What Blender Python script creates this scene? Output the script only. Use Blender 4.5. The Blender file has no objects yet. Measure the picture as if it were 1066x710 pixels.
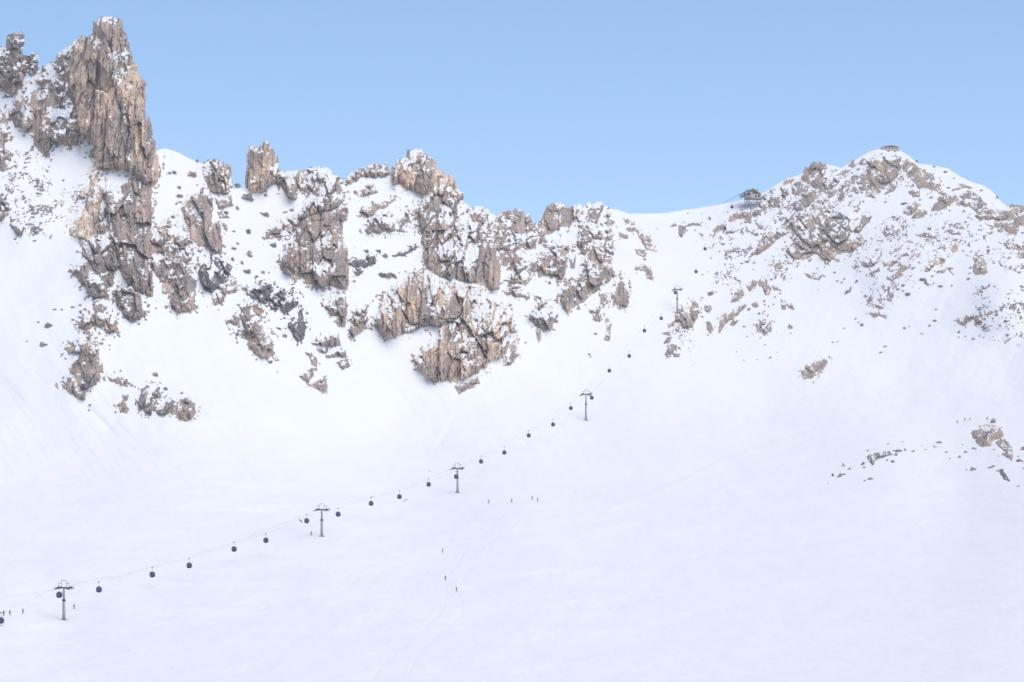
import bpy, bmesh, math, random
import numpy as np
from mathutils import Vector, Matrix

random.seed(7)
SC = bpy.context.scene
COL = SC.collection
HAZE = 9e-5
F = 3000.0          # focal length in photo pixels (about a 100 mm lens)
CX, HZ = 533.0, 600.0   # principal column, horizon row

# ------------------------------------------------------------------ helpers
def P3(px, py, Y):
    return ((px - CX) / F * Y, Y, (HZ - py) / F * Y)

def tag(o, label=None, cat=None, group=None, kind=None):
    if label: o['label'] = label
    if cat: o['category'] = cat
    if group: o['group'] = group
    if kind: o['kind'] = kind
    return o

def mesh_obj(name, verts, faces, mat, parent=None, smooth=False):
    me = bpy.data.meshes.new(name)
    verts = np.asarray(verts, dtype=np.float32)
    faces = np.asarray(faces, dtype=np.int32)
    me.vertices.add(len(verts)); me.vertices.foreach_set('co', verts.ravel())
    n, k = faces.shape
    me.loops.add(n * k); me.loops.foreach_set('vertex_index', faces.ravel())
    me.polygons.add(n)
    me.polygons.foreach_set('loop_start', np.arange(0, n * k, k, dtype=np.int32))
    me.polygons.foreach_set('loop_total', np.full(n, k, dtype=np.int32))
    me.polygons.foreach_set('use_smooth', np.full(n, smooth, dtype=bool))
    me.update(calc_edges=True)
    if mat: me.materials.append(mat)
    o = bpy.data.objects.new(name, me); COL.objects.link(o)
    if parent: o.parent = parent
    return o

def bm_obj(name, bm, mat, parent=None, smooth=False):
    me = bpy.data.meshes.new(name)
    bm.normal_update()
    if smooth:
        for f in bm.faces: f.smooth = True
    bm.to_mesh(me); bm.free()
    me.materials.append(mat)
    o = bpy.data.objects.new(name, me); COL.objects.link(o)
    if parent: o.parent = parent
    return o

def empty(name, loc, rz=0.0):
    o = bpy.data.objects.new(name, None); COL.objects.link(o)
    o.empty_display_size = 1.0
    o.location = loc; o.rotation_euler = (0, 0, rz)
    return o

def copy_tree(o, parent=None):
    c = o.copy(); COL.objects.link(c)
    if parent: c.parent = parent
    for ch in list(o.children):
        copy_tree(ch, c)
    return c

def box(bm, c, s, rot=None, taper=1.0):
    m = Matrix.Translation(c)
    if rot: m = m @ rot
    r = bmesh.ops.create_cube(bm, size=1.0)
    for v in r['verts']:
        k = taper if v.co.z > 0 else 1.0
        v.co = m @ Vector((v.co.x * s[0] * k, v.co.y * s[1] * k, v.co.z * s[2]))

def tube(bm, a, b, r1, r2=None, seg=10):
    a, b = Vector(a), Vector(b); d = b - a
    if r2 is None: r2 = r1
    r = bmesh.ops.create_cone(bm, cap_ends=True, segments=seg, radius1=r1, radius2=r2, depth=d.length)
    m = Matrix.Translation((a + b) / 2) @ d.to_track_quat('Z', 'Y').to_matrix().to_4x4()
    for v in r['verts']: v.co = m @ v.co

# ------------------------------------------------------------------ noise
def _hash(ix, iy, seed):
    h = (ix.astype(np.int64) * 374761393 + iy.astype(np.int64) * 668265263 + seed * 974711) & 0xffffffff
    h = ((h ^ (h >> 13)) * 1274126177) & 0xffffffff
    return (h ^ (h >> 16)) & 0xffffffff

def perlin(x, y, seed=0):
    x = np.asarray(x, float); y = np.asarray(y, float)
    x0 = np.floor(x); y0 = np.floor(y); fx = x - x0; fy = y - y0
    def g(ix, iy, dx, dy):
        a = _hash(ix, iy, seed) * (2 * math.pi / 4294967296.0)
        return np.cos(a) * dx + np.sin(a) * dy
    u = fx * fx * fx * (fx * (fx * 6 - 15) + 10); v = fy * fy * fy * (fy * (fy * 6 - 15) + 10)
    n00 = g(x0, y0, fx, fy); n10 = g(x0 + 1, y0, fx - 1, fy)
    n01 = g(x0, y0 + 1, fx, fy - 1); n11 = g(x0 + 1, y0 + 1, fx - 1, fy - 1)
    return 1.5 * ((n00 * (1 - u) + n10 * u) * (1 - v) + (n01 * (1 - u) + n11 * u) * v)

def fbm(x, y, seed=0, o=3):
    t = 0; a = 1.0; s = 0
    for k in range(o):
        t = t + a * perlin(x * 2 ** k, y * 2 ** k, seed + 17 * k); s += a; a *= .5
    return t / s

def cells(x, y, seed=0):
    """random value of the nearest Worley cell, and F2-F1"""
    x0 = np.floor(x); y0 = np.floor(y)
    d1 = np.full(x.shape, 9.0); d2 = np.full(x.shape, 9.0); val = np.zeros(x.shape)
    for i in (-1, 0, 1):
        for j in (-1, 0, 1):
            cx = x0 + i; cy = y0 + j
            h = _hash(cx, cy, seed); h2 = _hash(cx, cy, seed + 991)
            px = cx + h / 4294967296.0; py = cy + h2 / 4294967296.0
            d = (px - x) ** 2 + (py - y) ** 2
            new = d < d1
            d2 = np.where(new, d1, np.minimum(d2, d))
            val = np.where(new, (_hash(cx, cy, seed + 55)) / 4294967296.0, val)
            d1 = np.where(new, d, d1)
    return val, np.sqrt(d2) - np.sqrt(d1)

def facets(x, y, seed=0):
    """planar, randomly tilted facets on Worley cells, and F2-F1"""
    x0 = np.floor(x); y0 = np.floor(y)
    d1 = np.full(x.shape, 9.0); d2 = np.full(x.shape, 9.0); val = np.zeros(x.shape); rnd = np.zeros(x.shape)
    K = 4294967296.0
    for i in (-1, 0, 1):
        for j in (-1, 0, 1):
            cx = x0 + i; cy = y0 + j
            px = cx + _hash(cx, cy, seed) / K; py = cy + _hash(cx, cy, seed + 991) / K
            d = (px - x) ** 2 + (py - y) ** 2
            c = _hash(cx, cy, seed + 55) / K - .5
            f = c + 1.3 * (_hash(cx, cy, seed + 77) / K - .5) * (x - px) * 2 + 1.3 * (_hash(cx, cy, seed + 99) / K - .42) * (y - py) * 2
            new = d < d1
            d2 = np.where(new, d1, np.minimum(d2, d)); val = np.where(new, f, val); rnd = np.where(new, c, rnd); d1 = np.where(new, d, d1)
    return val, rnd, np.sqrt(d2) - np.sqrt(d1)

def sm(a, b, x):
    t = np.clip((np.asarray(x, float) - a) / (b - a), 0, 1); return t * t * (3 - 2 * t)

# ------------------------------------------------------------------ crags: outlines read off the photo
TL = {'A': (0, 0, 3.944), 'B': (0, 150, 3.944), 'C': (0, 290, 3.944), 'D': (200, 130, 3.944), 'E': (200, 260, 3.944),
      'F': (430, 150, 3.944), 'G': (370, 260, 3.944), 'H': (640, 140, 2.5), 'J': (850, 400, 4.931),
      '1': (760, 140, 6.663), '2': (906, 140, 6.663), '3': (680, 220, 6.663), '4': (680, 290, 6.663),
      '5': (820, 220, 6.663), '6': (820, 290, 6.663), '7': (906, 230, 6.663), '8': (906, 300, 6.663)}
def tp(t, x, y):
    ox, oy, s = TL[t]; return (ox + x / s, oy + y / s)

# name, label, category, snow cover, tone, strata tilt (deg), [(tile, points[, cover])]
CR = []
def crag(name, label, cat, cov, tone, ang, *polys, H=None):
    CR.append((name, label, cat, cov, tone, ang, polys, H))

crag('rock_thumb', 'stubby grey rock thumb at the left end of the skyline, left of the tallest tower', 'rock tower', .10, 'grey', 0,
  ('A', [(-70,190),(0,200),(30,205),(40,155),(60,143),(90,145),(85,220),(95,230),(90,300),(85,350),(50,385),(0,365),(-70,350)]),
  ('A', [(95,232),(150,228),(158,278),(130,310),(100,300),(88,260)], .55))
crag('rock_tower', 'tallest rock tower of the ridge, streaked cream and brown with a square snow capped top', 'rock tower', .05, 'warm', 4,
  ('A', [(395,95),(430,80),(455,76),(492,92),(510,150),(530,205),(550,270),(560,315),(597,345),(600,400),(597,460),(612,520),(618,570),(632,590),(640,650),(655,705),(630,757),(605,757),(570,732),(535,702),(500,687),(400,690),(395,672),(430,660),(370,637),(400,600),(370,585),(345,550),(325,535),(320,480),(295,400),(275,330),(290,270),(300,200),(340,155),(390,148)]), H=15)
crag('rock_shoulder', 'snow dusted rock shoulder sloping down left from the tallest tower', 'rock shoulder', .36, 'brown', 10,
  ('A', [(160,290),(215,265),(245,225),(290,185),(312,172),(300,250),(275,330),(290,420),(322,500),(325,590),(270,592),(200,560),(195,520),(240,450),(235,380),(150,330)]))
crag('rock_columns', 'cluster of brown rock columns below the left shoulder of the tallest tower', 'rock columns', .16, 'brown', 2,
  ('A', [(50,440),(100,395),(150,380),(190,350),(215,310),(240,305),(255,345),(245,400),(210,440),(200,500),(205,560),(195,640),(150,600),(145,540),(110,535),(70,510),(40,470)]),
  ('A', [(205,520),(260,515),(300,560),(290,592),(240,585)], .1))
crag('rock_outcrop', 'tan rock outcrop cut by the left edge of the picture', 'rock outcrop', .22, 'brown', 0,
  ('A', [(-70,450),(10,450),(25,480),(20,560),(0,600),(40,640),(60,670),(40,690),(-70,700)]))
crag('rock_outcrop', 'snow speckled slope of broken rock at the far left, darker along its foot', 'rock outcrop', .72, 'grey', -15,
  ('B', [(60,40),(150,80),(220,200),(242,240),(238,310),(212,365),(150,355),(90,375),(55,330),(40,280),(20,170),(30,90)], .80),
  ('B', [(50,325),(100,310),(170,295),(235,285),(238,310),(212,365),(150,355),(90,375),(60,350)], .30),
  ('B', [(-70,150),(15,160),(40,250),(30,290),(0,300),(-70,300)], .45))
crag('rock_rib', 'narrow warm brown rock rib under the tallest tower, on its left', 'rock rib', .25, 'warm', 0,
  ('B', [(320,180),(395,112),(425,150),(440,230),(445,350),(400,370),(370,390),(290,370),(295,330),(350,290),(360,220),(320,215)]),
  ('B', [(280,200),(325,190),(345,260),(300,295)], .75))
crag('rock_buttress', 'smooth grey brown rock buttress directly beneath the tallest tower', 'rock buttress', .10, 'brown', -2,
  ('B', [(430,190),(520,160),(612,170),(620,620),(560,600),(500,520),(470,400),(445,300)], .3, 1),
  ('B', [(440,200),(490,190),(520,165),(580,150),(612,170),(615,300),(610,460),(580,440),(560,410),(490,380),(470,340),(465,280),(490,240),(445,235)]),
  ('B', [(495,415),(545,415),(570,450),(600,470),(605,540),(622,620),(560,590),(520,520),(490,490)], .08), H=11)
crag('rock_outcrop', 'dark angular rock outcrop at the left foot of the big buttress', 'rock outcrop', .22, 'grey', -20,
  ('B', [(380,378),(455,375),(485,400),(490,500),(460,520),(460,570),(435,590),(430,620),(385,630),(355,580),(300,525),(330,500),(345,470),(345,420)]))
crag('rock_outcrop', 'pointed grey rock outcrop at the lowest tip of the big buttress', 'rock outcrop', .15, 'grey', -8,
  ('B', [(470,612),(500,590),(555,590),(575,652),(585,702),(545,727),(515,702),(490,662)]))
crag('rock_rib', 'tall banded rock rib right of the steep snow gully beside the tallest tower', 'rock rib', .14, 'brown', -8,
  ('B', [(760,290),(755,260),(790,220),(850,185),(865,240),(860,330),(845,410),(815,415),(790,370),(765,310)]),
  ('B', [(850,340),(895,320),(905,380),(905,430),(890,440),(840,410)], .05),
  ('B', [(850,75),(885,65),(940,95),(948,160),(935,200),(870,190),(850,150),(845,100)], .2),
  ('B', [(890,225),(945,210),(950,250),(900,260)], .3), ('B', [(895,275),(935,275),(940,300),(900,300)], .3))
crag('rock_outcrop', 'leaf shaped brown rock outcrop in the gully right of the big buttress', 'rock outcrop', .2, 'brown', -10,
  ('B', [(620,340),(715,340),(775,395),(800,480),(800,570),(780,685),(735,680),(700,600),(640,520),(622,440)], .45, 1),
  ('B', [(620,340),(700,335),(715,365),(760,365),(770,395),(740,425),(700,415),(670,430),(622,440)], .35),
  ('B', [(625,480),(680,450),(750,435),(770,470),(790,510),(800,570),(790,650),(770,685),(740,688),(705,650),(720,590),(700,560),(735,490),(690,520),(640,520)], .15),
  ('B', [(670,570),(705,570),(705,610),(670,610)], .1))
crag('rock_outcrop', 'near black tilted rock below the banded rib', 'rock outcrop', .28, 'dark', -35,
  ('B', [(820,530),(840,480),(890,455),(920,470),(940,510),(930,550),(870,600),(845,590),(830,560)]))
crag('rock_rib', 'long broken rock rib running down to the right below the near black rock', 'rock rib', .28, 'brown', -25,
  ('E', [(80,180),(125,165),(130,145),(175,115),(185,165),(140,180),(120,210),(95,225)], .35),
  ('E', [(150,290),(200,235),(255,210),(275,270),(285,320),(295,360),(320,370),(325,430),(290,440),(260,420),(230,380),(270,350),(230,360),(185,345),(200,310)], .22))
crag('rock_outcrop', 'isolated two part rock outcrop low on the left snow slope, tallest of the low outcrops', 'rock outcrop', .18, 'brown', -6,
  ('C', [(270,290),(320,240),(360,240),(395,260),(400,340),(405,410),(380,430),(350,445),(325,440),(290,370),(330,330),(335,300),(300,300)]),
  ('C', [(262,430),(300,395),(325,440),(345,465),(340,490),(310,480),(270,450)], .2))
crag('rock_outcrop', 'flat topped tan rock outcrop just above the two part low outcrop', 'rock outcrop', .25, 'brown', -12,
  ('C', [(325,195),(350,160),(400,140),(465,155),(480,215),(440,215),(400,190),(350,205)]),
  ('C', [(385,120),(410,108),(435,120),(425,135),(395,135)], .05))
crag('rock_outcrop', 'dark spiky cluster of low rocks on the lower left snow slope', 'rock outcrop', .25, 'grey', 20,
  ('C', [(570,510),(590,470),(620,450),(645,460),(640,500),(620,545),(605,545),(575,525)]),
  ('C', [(640,545),(690,495),(715,505),(700,545),(670,558)]),)
crag('rock_outcrop', 'rounded brown rock at the right end of the low left rocks', 'rock outcrop', .08, 'brown', 0,
  ('C', [(715,550),(735,510),(765,495),(790,520),(797,555),(765,580),(735,565)]))
crag('rock_outcrop', 'small brown broken rocks stepping down beside the two part low outcrop', 'rock outcrop', .3, 'brown', 0,
  ('C', [(445,400),(490,405),(522,410),(522,440),(490,430),(450,415)]),
  ('C', [(485,520),(505,500),(525,530),(520,550),(495,545)], .1), ('C', [(505,480),(525,480),(522,500),(508,500)], .1))
crag('rock_gendarme', 'freestanding blunt rock pinnacle on the skyline between two snow notches', 'rock pinnacle', .09, 'warm', 2,
  ('D', [(225,245),(235,130),(245,97),(280,90),(290,75),(310,78),(318,95),(335,105),(345,150),(355,195),(370,210),(360,232),(330,235),(290,268),(245,270)]), H=9)
crag('rock_wall', 'broad brown rock wall with a square flat base in the left centre of the ridge', 'rock wall', .15, 'brown', 3,
  ('D', [(355,205),(400,195),(440,200),(500,180),(550,182),(575,210),(610,220),(612,310),(600,330),(560,345),(500,365),(440,385),(440,370),(480,310),(520,290),(470,285),(430,230),(420,300),(395,290),(370,240)], .42),
  ('D', [(470,380),(510,355),(590,345),(608,360),(612,470),(630,510),(638,580),(632,670),(600,665),(560,650),(515,668),(490,640),(420,610),(380,600),(372,560),(385,495),(420,470),(450,400)], .12), H=11)
crag('rock_outcrop', 'broken rocks on the left flank of the broad brown wall', 'rock outcrop', .4, 'brown', -25,
  ('D', [(370,385),(435,365),(440,400),(400,450),(350,460),(305,460),(310,430),(360,420)]))
crag('rock_outcrop', 'dark flat rock under the snow apron left of the broad brown wall', 'rock outcrop', .28, 'dark', -25,
  ('E', [(220,165),(280,140),(330,145),(320,180),(300,215),(260,200)], .2),
  ('E', [(310,190),(400,150),(418,190),(430,220),(380,260),(365,230),(330,215)], .3),
  ('E', [(400,300),(440,290),(445,230),(448,290),(462,305),(455,360),(435,375),(410,330)], .1))
crag('rock_outcrop', 'lowest stepped rocks in the snow beneath the broad brown wall', 'rock outcrop', .25, 'brown', -20,
  ('E', [(465,420),(490,420),(512,450),(510,495),(495,490),(490,450)]),
  ('E', [(445,520),(470,500),(495,480),(490,520),(475,550)]),
  ('E', [(480,555),(520,540),(545,532),(553,560),(540,588),(520,570),(495,560)], .1))
crag('rock_outcrop', 'terraced rocks split by snow ledges right of the lowest stepped rocks', 'rock outcrop', .22, 'grey', -8,
  ('E', [(495,385),(560,352),(600,360),(605,390),(560,395)]), ('E', [(515,410),(555,402),(552,425),(525,422)]),
  ('E', [(550,440),(590,415),(625,415),(632,440),(580,440)]), ('E', [(595,460),(635,450),(645,480),(620,485)]))
crag('rock_outcrop', 'small triangular rock below the square base of the broad wall', 'rock outcrop', .25, 'brown', -15,
  ('E', [(555,230),(610,190),(622,180),(635,230),(625,270),(580,265)]), ('E', [(590,290),(610,265),(628,275),(625,310),(600,312)], .1))
crag('rock_outcrop', 'small four sided rock right of the triangular rock under the broad wall', 'rock outcrop', .2, 'brown', -20,
  ('E', [(640,290),(660,260),(705,235),(713,320),(655,358),(645,330),(670,300)]))
crag('rock_crest', 'low flat rock crest on the skyline left of the middle summit', 'rock crest', .25, 'brown', 0,
  ('D', [(632,232),(655,205),(690,185),(750,165),(790,180),(800,160),(812,205),(760,212),(700,212),(650,240)]),
  ('D', [(665,275),(740,240),(760,275),(690,295)], .4))
crag('rock_summit', 'jagged warm brown middle summit standing highest over the centre of the ridge', 'rock summit', .16, 'warm', 4,
  ('D', [(822,195),(845,150),(885,140),(890,115),(930,108),(965,135),(990,155),(1005,200),(1000,250),(960,278),(920,270),(870,240),(830,235)]),
  ('F', [(88,120),(130,120),(155,140),(175,190),(205,218),(185,225),(150,210),(90,200)], .2), H=9)
crag('rock_outcrop', 'slanting rock ledges on the snow face below the low flat crest', 'rock outcrop', .3, 'brown', -28,
  ('D', [(680,370),(700,340),(780,315),(830,305),(800,330),(760,350),(720,380)], .25),
  ('D', [(720,435),(740,385),(790,365),(810,390),(870,390),(890,340),(920,345),(925,380),(870,400),(850,430),(760,440)], .35))
crag('rock_outcrop', 'dark lens shaped rocks in the snow bay right of the broad wall', 'rock outcrop', .15, 'dark', -10,
  ('D', [(645,570),(690,545),(745,537),(752,565),(720,580),(670,580)]), ('D', [(660,595),(690,588),(702,600),(680,618)]),
  ('D', [(825,540),(900,495),(930,500),(870,535)], .3))
crag('rock_buttress', 'big snow streaked rock buttress under the middle summit', 'rock buttress', .3, 'brown', 2,
  ('F', [(30,240),(90,205),(175,215),(230,275),(305,270),(350,330),(350,590),(240,560),(130,545),(55,490),(40,350)], .42, 1),
  ('F', [(35,240),(90,205),(160,215),(175,260),(160,330),(140,345),(40,350),(30,300)], .25),
  ('F', [(55,440),(100,370),(105,480),(150,480),(130,545),(90,530),(55,490)], .1),
  ('F', [(105,360),(165,340),(195,420),(150,475),(108,470)], .45),
  ('F', [(180,310),(230,275),(280,265),(305,310),(290,340),(345,330),(350,480),(345,590),(310,590),(280,555),(240,560),(180,540),(140,520),(160,470),(210,430),(250,400),(230,350),(190,345)], .3), H=10)
crag('rock_buttress', 'lowest and widest rock buttress in the centre with orange streaks on its left half', 'rock buttress', .28, 'warm', 2,
  ('G', [(80,270),(155,158),(230,95),(300,100),(400,130),(500,150),(610,240),(645,330),(640,380),(590,440),(540,455),(500,500),(430,530),(330,535),(255,480),(300,400),(370,310),(300,300),(230,330),(125,360)], .42, 1),
  ('G', [(80,270),(110,200),(155,158),(175,190),(185,215),(180,250),(215,280),(190,320),(150,355),(125,360),(90,310)], .28),
  ('G', [(180,160),(230,95),(290,95),(300,140),(280,200),(290,240),(310,290),(270,310),(220,290),(215,220),(190,190)], .12),
  ('G', [(360,130),(400,130),(415,160),(430,250),(410,275),(360,275),(310,240),(340,180)], .25),
  ('G', [(415,160),(500,150),(560,200),(610,240),(638,280),(632,330),(600,352),(555,330),(510,345),(460,300),(440,240),(425,200)], .52),
  ('G', [(550,310),(600,265),(638,280),(632,330),(590,358)], .05), ('G', [(505,370),(540,345),(575,370),(585,400),(560,430),(540,415)], .1),
  ('G', [(255,455),(280,415),(310,400),(340,340),(370,300),(415,305),(430,340),(440,290),(465,330),(500,390),(540,455),(530,480),(490,450),(470,490),(430,525),(400,515),(360,505),(330,535),(300,530),(270,490)], .16), H=12)
crag('rock_outcrop', 'flat sliver of rock in the snow at the very foot of the widest buttress', 'rock outcrop', .15, 'brown', -12,
  ('G', [(408,560),(460,545),(500,522),(507,545),(470,567),(428,585)]))
crag('rock_outcrop', 'thin hooked rock at the right foot of the widest buttress', 'rock outcrop', .25, 'brown', 0,
  ('G', [(605,440),(640,425),(640,370),(655,375),(668,430),(640,465),(615,475)]))
crag('rock_knoll', 'rounded rock head right of the notch beside the middle summit', 'rock head', .22, 'brown', 5,
  ('F', [(340,315),(430,275),(510,345),(495,430),(490,530),(450,600),(395,600),(400,510),(350,430)], .5, 1),
  ('F', [(338,315),(375,285),(430,275),(475,300),(510,345),(450,360),(400,345),(360,350)], .15),
  ('F', [(355,350),(400,355),(415,400),(415,480),(400,510),(370,480),(350,430)], .25), ('F', [(440,385),(495,395),(490,415),(445,410)], .3),
  ('F', [(410,430),(460,440),(492,500),(480,530),(460,510),(440,470),(430,560),(410,570),(405,500)], .35),
  ('F', [(380,600),(430,570),(470,600),(470,630),(420,620),(385,615)], .45))
crag('rock_knoll', 'flat topped brown rock head in the middle of the three rounded heads', 'rock head', .2, 'brown', 0,
  ('F', [(513,345),(530,310),(560,260),(600,246),(655,265),(658,310),(600,335),(550,370),(525,375)], .1),
  ('F', [(515,430),(545,370),(605,370),(600,400),(632,420),(625,500),(610,550),(560,525),(518,540)], .35))
crag('rock_knoll', 'snow plastered rock head, rightmost of the three heads, with a leaning tower below', 'rock head', .4, 'brown', -10,
  ('F', [(658,265),(720,250),(797,258),(815,390),(822,540),(760,590),(690,640),(635,680),(612,640),(660,570),(700,480),(670,410)], .48, 1),
  ('F', [(658,265),(720,250),(770,248),(797,270),(808,390),(780,385),(730,370),(720,390),(680,410),(655,400),(700,350),(690,310),(660,300)], .5),
  ('F', [(700,480),(740,405),(755,440),(800,450),(822,540),(780,550),(760,580),(720,590),(680,640),(635,680),(610,640),(625,600),(660,570),(690,530)], .2),
  ('F', [(770,570),(800,650),(780,665),(765,620)], .3), ('F', [(645,480),(665,455),(662,510),(650,510)], .3))
crag('rock_flake', 'small upright rock flake standing alone in the snow right of the leaning tower', 'rock flake', .08, 'brown', 0,
  ('F', [(818,625),(855,563),(877,600),(878,668),(850,655),(825,645)]))
crag('rock_outcrop', 'scattered broken rocks on the snow shoulder right of the three rounded heads', 'rock outcrop', .35, 'brown', 30,
  ('F', [(870,310),(905,320),(912,355),(880,352)]), ('F', [(918,355),(965,370),(992,440),(960,430),(930,380)]),
  ('F', [(845,362),(880,372),(878,388),(850,380)], .2), ('F', [(912,430),(950,438),(945,462),(920,450)], .2),
  ('F', [(912,517),(940,495),(975,510),(983,558),(962,550),(958,522),(930,515)], .15), ('F', [(805,300),(825,318),(820,330),(806,325)], .3))
crag('rock_outcrop', 'lone leaf of rock in the snow gully below the middle rounded head', 'rock outcrop', .38, 'brown', 0,
  ('G', [(720,270),(745,225),(770,225),(800,240),(810,290),(795,325),(765,320),(740,300)]), ('G', [(742,325),(760,325),(760,370),(752,378)], .1))
crag('rock_outcrop', 'ragged tail of small rocks below the leaning tower', 'rock outcrop', .4, 'brown', 0,
  ('G', [(962,250),(1000,240),(1012,290),(985,288)]), ('G', [(1022,262),(1048,300),(1042,372),(1022,368),(1035,320)], .35))
# --- right hand mountain
crag('rock_outcrop', 'curved rock knoll under the stilts of the upper lift station', 'rock outcrop', .18, 'brown', -30,
  ('1', [(0,575),(60,545),(80,525),(120,520),(140,545),(135,600),(110,580),(60,575),(0,600)], .2),
  ('3', [(428,147),(425,130),(450,98),(482,90),(488,105),(455,132)], .05), ('3', [(525,62),(560,20),(595,8),(580,42),(540,62)], .1))
crag('rock_outcrop', 'snow streaked rocks right beside the upper lift station', 'rock outcrop', .45, 'grey', -38,
  ('1', [(150,500),(180,470),(250,420),(300,375),(350,370),(395,375),(380,420),(330,470),(340,495),(300,490),(260,500),(200,540),(170,565),(158,530)]))
crag('rock_crest', 'brown rock crest rising between the upper lift station and the right summit', 'rock crest', .25, 'brown', -30,
  ('1', [(520,270),(550,215),(600,203),(662,222),(665,255),(640,290),(620,330),(630,370),(600,360),(540,330),(508,310)], .1),
  ('1', [(435,405),(430,370),(450,340),(490,332),(500,380),(470,412)], .15), ('1', [(372,345),(400,308),(440,312),(420,335)], .15),
  ('1', [(630,370),(640,300),(670,250),(720,255),(748,290),(740,340),(690,370),(650,370)], .5),
  ('1', [(435,490),(480,440),(540,385),(580,382),(592,430),(540,490),(500,520),(455,515)], .2))
crag('rock_cliff', 'largest rock face of the right mountain, crossed by slanting snow streaks', 'rock face', .30, 'brown', -40,
  ('1', [(370,640),(400,590),(470,540),(560,520),(620,460),(660,450),(700,490),(800,500),(880,530),(860,560),(800,620),(840,680),(900,705),(910,745),(840,805),(740,815),(690,870),(650,850),(590,805),(550,835),(460,855),(400,805),(440,770),(480,700),(450,660)]),
  ('5', [(528,15),(560,8),(582,30),(560,70),(530,95),(490,140),(460,135),(510,80)], .25), H=4.5)
crag('rock_spur', 'slim slanting rock spur left of the largest rock face', 'rock spur', .18, 'brown', -45,
  ('3', [(668,312),(720,260),(750,200),(800,152),(850,160),(860,143),(890,138),(912,158),(870,180),(830,210),(800,250),(740,282),(690,302)]))
crag('rock_outcrop', 'rock knob carrying the highest lift tower on its left side', 'rock outcrop', .14, 'brown', -20,
  ('4', [(160,292),(160,260),(200,215),(250,210),(275,205),(285,160),(302,180),(302,260),(270,330),(215,335),(205,292),(180,290)]),
  ('4', [(105,325),(160,283),(155,300),(120,335)], .1))
crag('rock_outcrop', 'scatter of slanting rocks in the snow below the knob of the highest lift tower', 'rock outcrop', .5, 'grey', -40,
  ('4', [(78,452),(100,410),(132,398),(112,440)], .1), ('4', [(92,522),(105,470),(150,458),(160,480),(120,522)], .1),
  ('4', [(168,438),(197,438),(192,492),(173,485)], .15), ('4', [(138,522),(182,522),(175,542),(145,540)], .1), ('4', [(68,380),(110,372),(115,392)], .1),
  ('4', [(140,330),(200,322),(245,400),(260,470),(200,490),(130,430)], .82))
crag('rock_outcrop', 'thin broken column of small rocks right of the highest lift tower', 'rock outcrop', .25, 'grey', 0,
  ('4', [(358,190),(390,182),(402,215),(380,232),(363,218)]), ('4', [(378,95),(410,83),(417,105),(383,117)]), ('4', [(373,302),(390,298),(412,345),(395,372),(378,352)], .1))
crag('rock_arch', 'arch shaped group of rocks framing a snow patch below the slim spur', 'rock group', .22, 'brown', -42,
  ('4', [(543,162),(570,100),(612,58),(627,110),(580,157)]), ('4', [(468,288),(500,240),(540,228),(600,190),(638,188),(620,217),(560,265),(520,290),(490,322),(458,372)], .2),
  ('4', [(538,318),(560,283),(587,293),(560,322)], .1), ('4', [(655,55),(700,8),(732,12),(692,62),(668,85)], .25),
  ('4', [(738,2),(780,-8),(792,50),(812,70),(802,112),(778,117),(768,60),(738,42)], .2), ('4', [(828,50),(862,58),(884,82),(840,78)], .2),
  ('4', [(888,140),(912,148),(917,212),(898,212)], .35), ('4', [(928,180),(960,172),(974,212),(940,197)], .2),
  ('4', [(725,300),(770,268),(802,300),(808,345),(775,382),(727,357)], .38), ('4', [(685,182),(720,158),(727,187),(700,197)], .2))
crag('rock_outcrop', 'faint ring of rock specks above the arch shaped group', 'rock outcrop', .72, 'grey', -30,
  ('3', [(448,465),(500,420),(560,393),(582,410),(592,492),(560,460),(500,502),(450,502)]))
crag('rock_outcrop', 'small speckled rocks at the lower left corner of the largest rock face', 'rock outcrop', .72, 'brown', -35,
  ('3', [(820,380),(880,310),(960,325),(1005,380),(930,435),(860,432)]), ('5', [(120,432),(180,418),(242,440),(215,477),(180,467)], .5))
crag('rock_cliff', 'brown rock face directly under the round snow cap of the right summit', 'rock face', .25, 'brown', -35,
  ('2', [(-10,200),(30,160),(70,148),(130,158),(190,188),(207,220),(172,270),(162,300),(120,320),(60,350),(-10,362)], .16),
  ('1', [(763,382),(790,340),(850,290),(882,283),(878,310),(820,352)], .15), ('1', [(888,342),(900,300),(930,278),(948,300),(920,342)], .15),
  ('1', [(908,382),(960,310),(980,260),(1020,248),(1062,270),(1010,332),(960,378)], .12), ('1', [(898,202),(920,168),(962,183),(930,207)], .2),
  ('1', [(828,212),(860,183),(882,200),(850,227)], .2), ('1', [(773,272),(820,233),(832,245),(790,282)], .2),
  ('2', [(160,310),(230,270),(300,320),(260,340),(180,330)], .6), ('2', [(102,412),(150,358),(187,353),(160,392)], .15))
crag('rock_rib', 'diagonal rock rib falling right from the right summit', 'rock rib', .13, 'brown', 40,
  ('2', [(223,210),(260,188),(310,220),(360,260),(410,280),(440,320),(482,350),(502,412),(460,382),(400,362),(340,362),(300,310),(250,250)]),
  ('2', [(268,402),(310,368),(342,380),(337,427),(300,432)], .3))
crag('rock_outcrop', 'brown wedge of rock at the lower end of the diagonal rib', 'rock outcrop', .12, 'brown', -35,
  ('2', [(428,532),(460,470),(490,428),(590,428),(602,450),(530,492),(480,522)]))
crag('rock_outcrop', 'pair of rounded rocks in the snow left of the brown wedge', 'rock outcrop', .2, 'brown', -35,
  ('2', [(238,532),(270,490),(330,478),(332,500),(290,552),(260,557)]), ('2', [(288,577),(330,540),(370,523),(392,550),(360,572)], .1))
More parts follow.
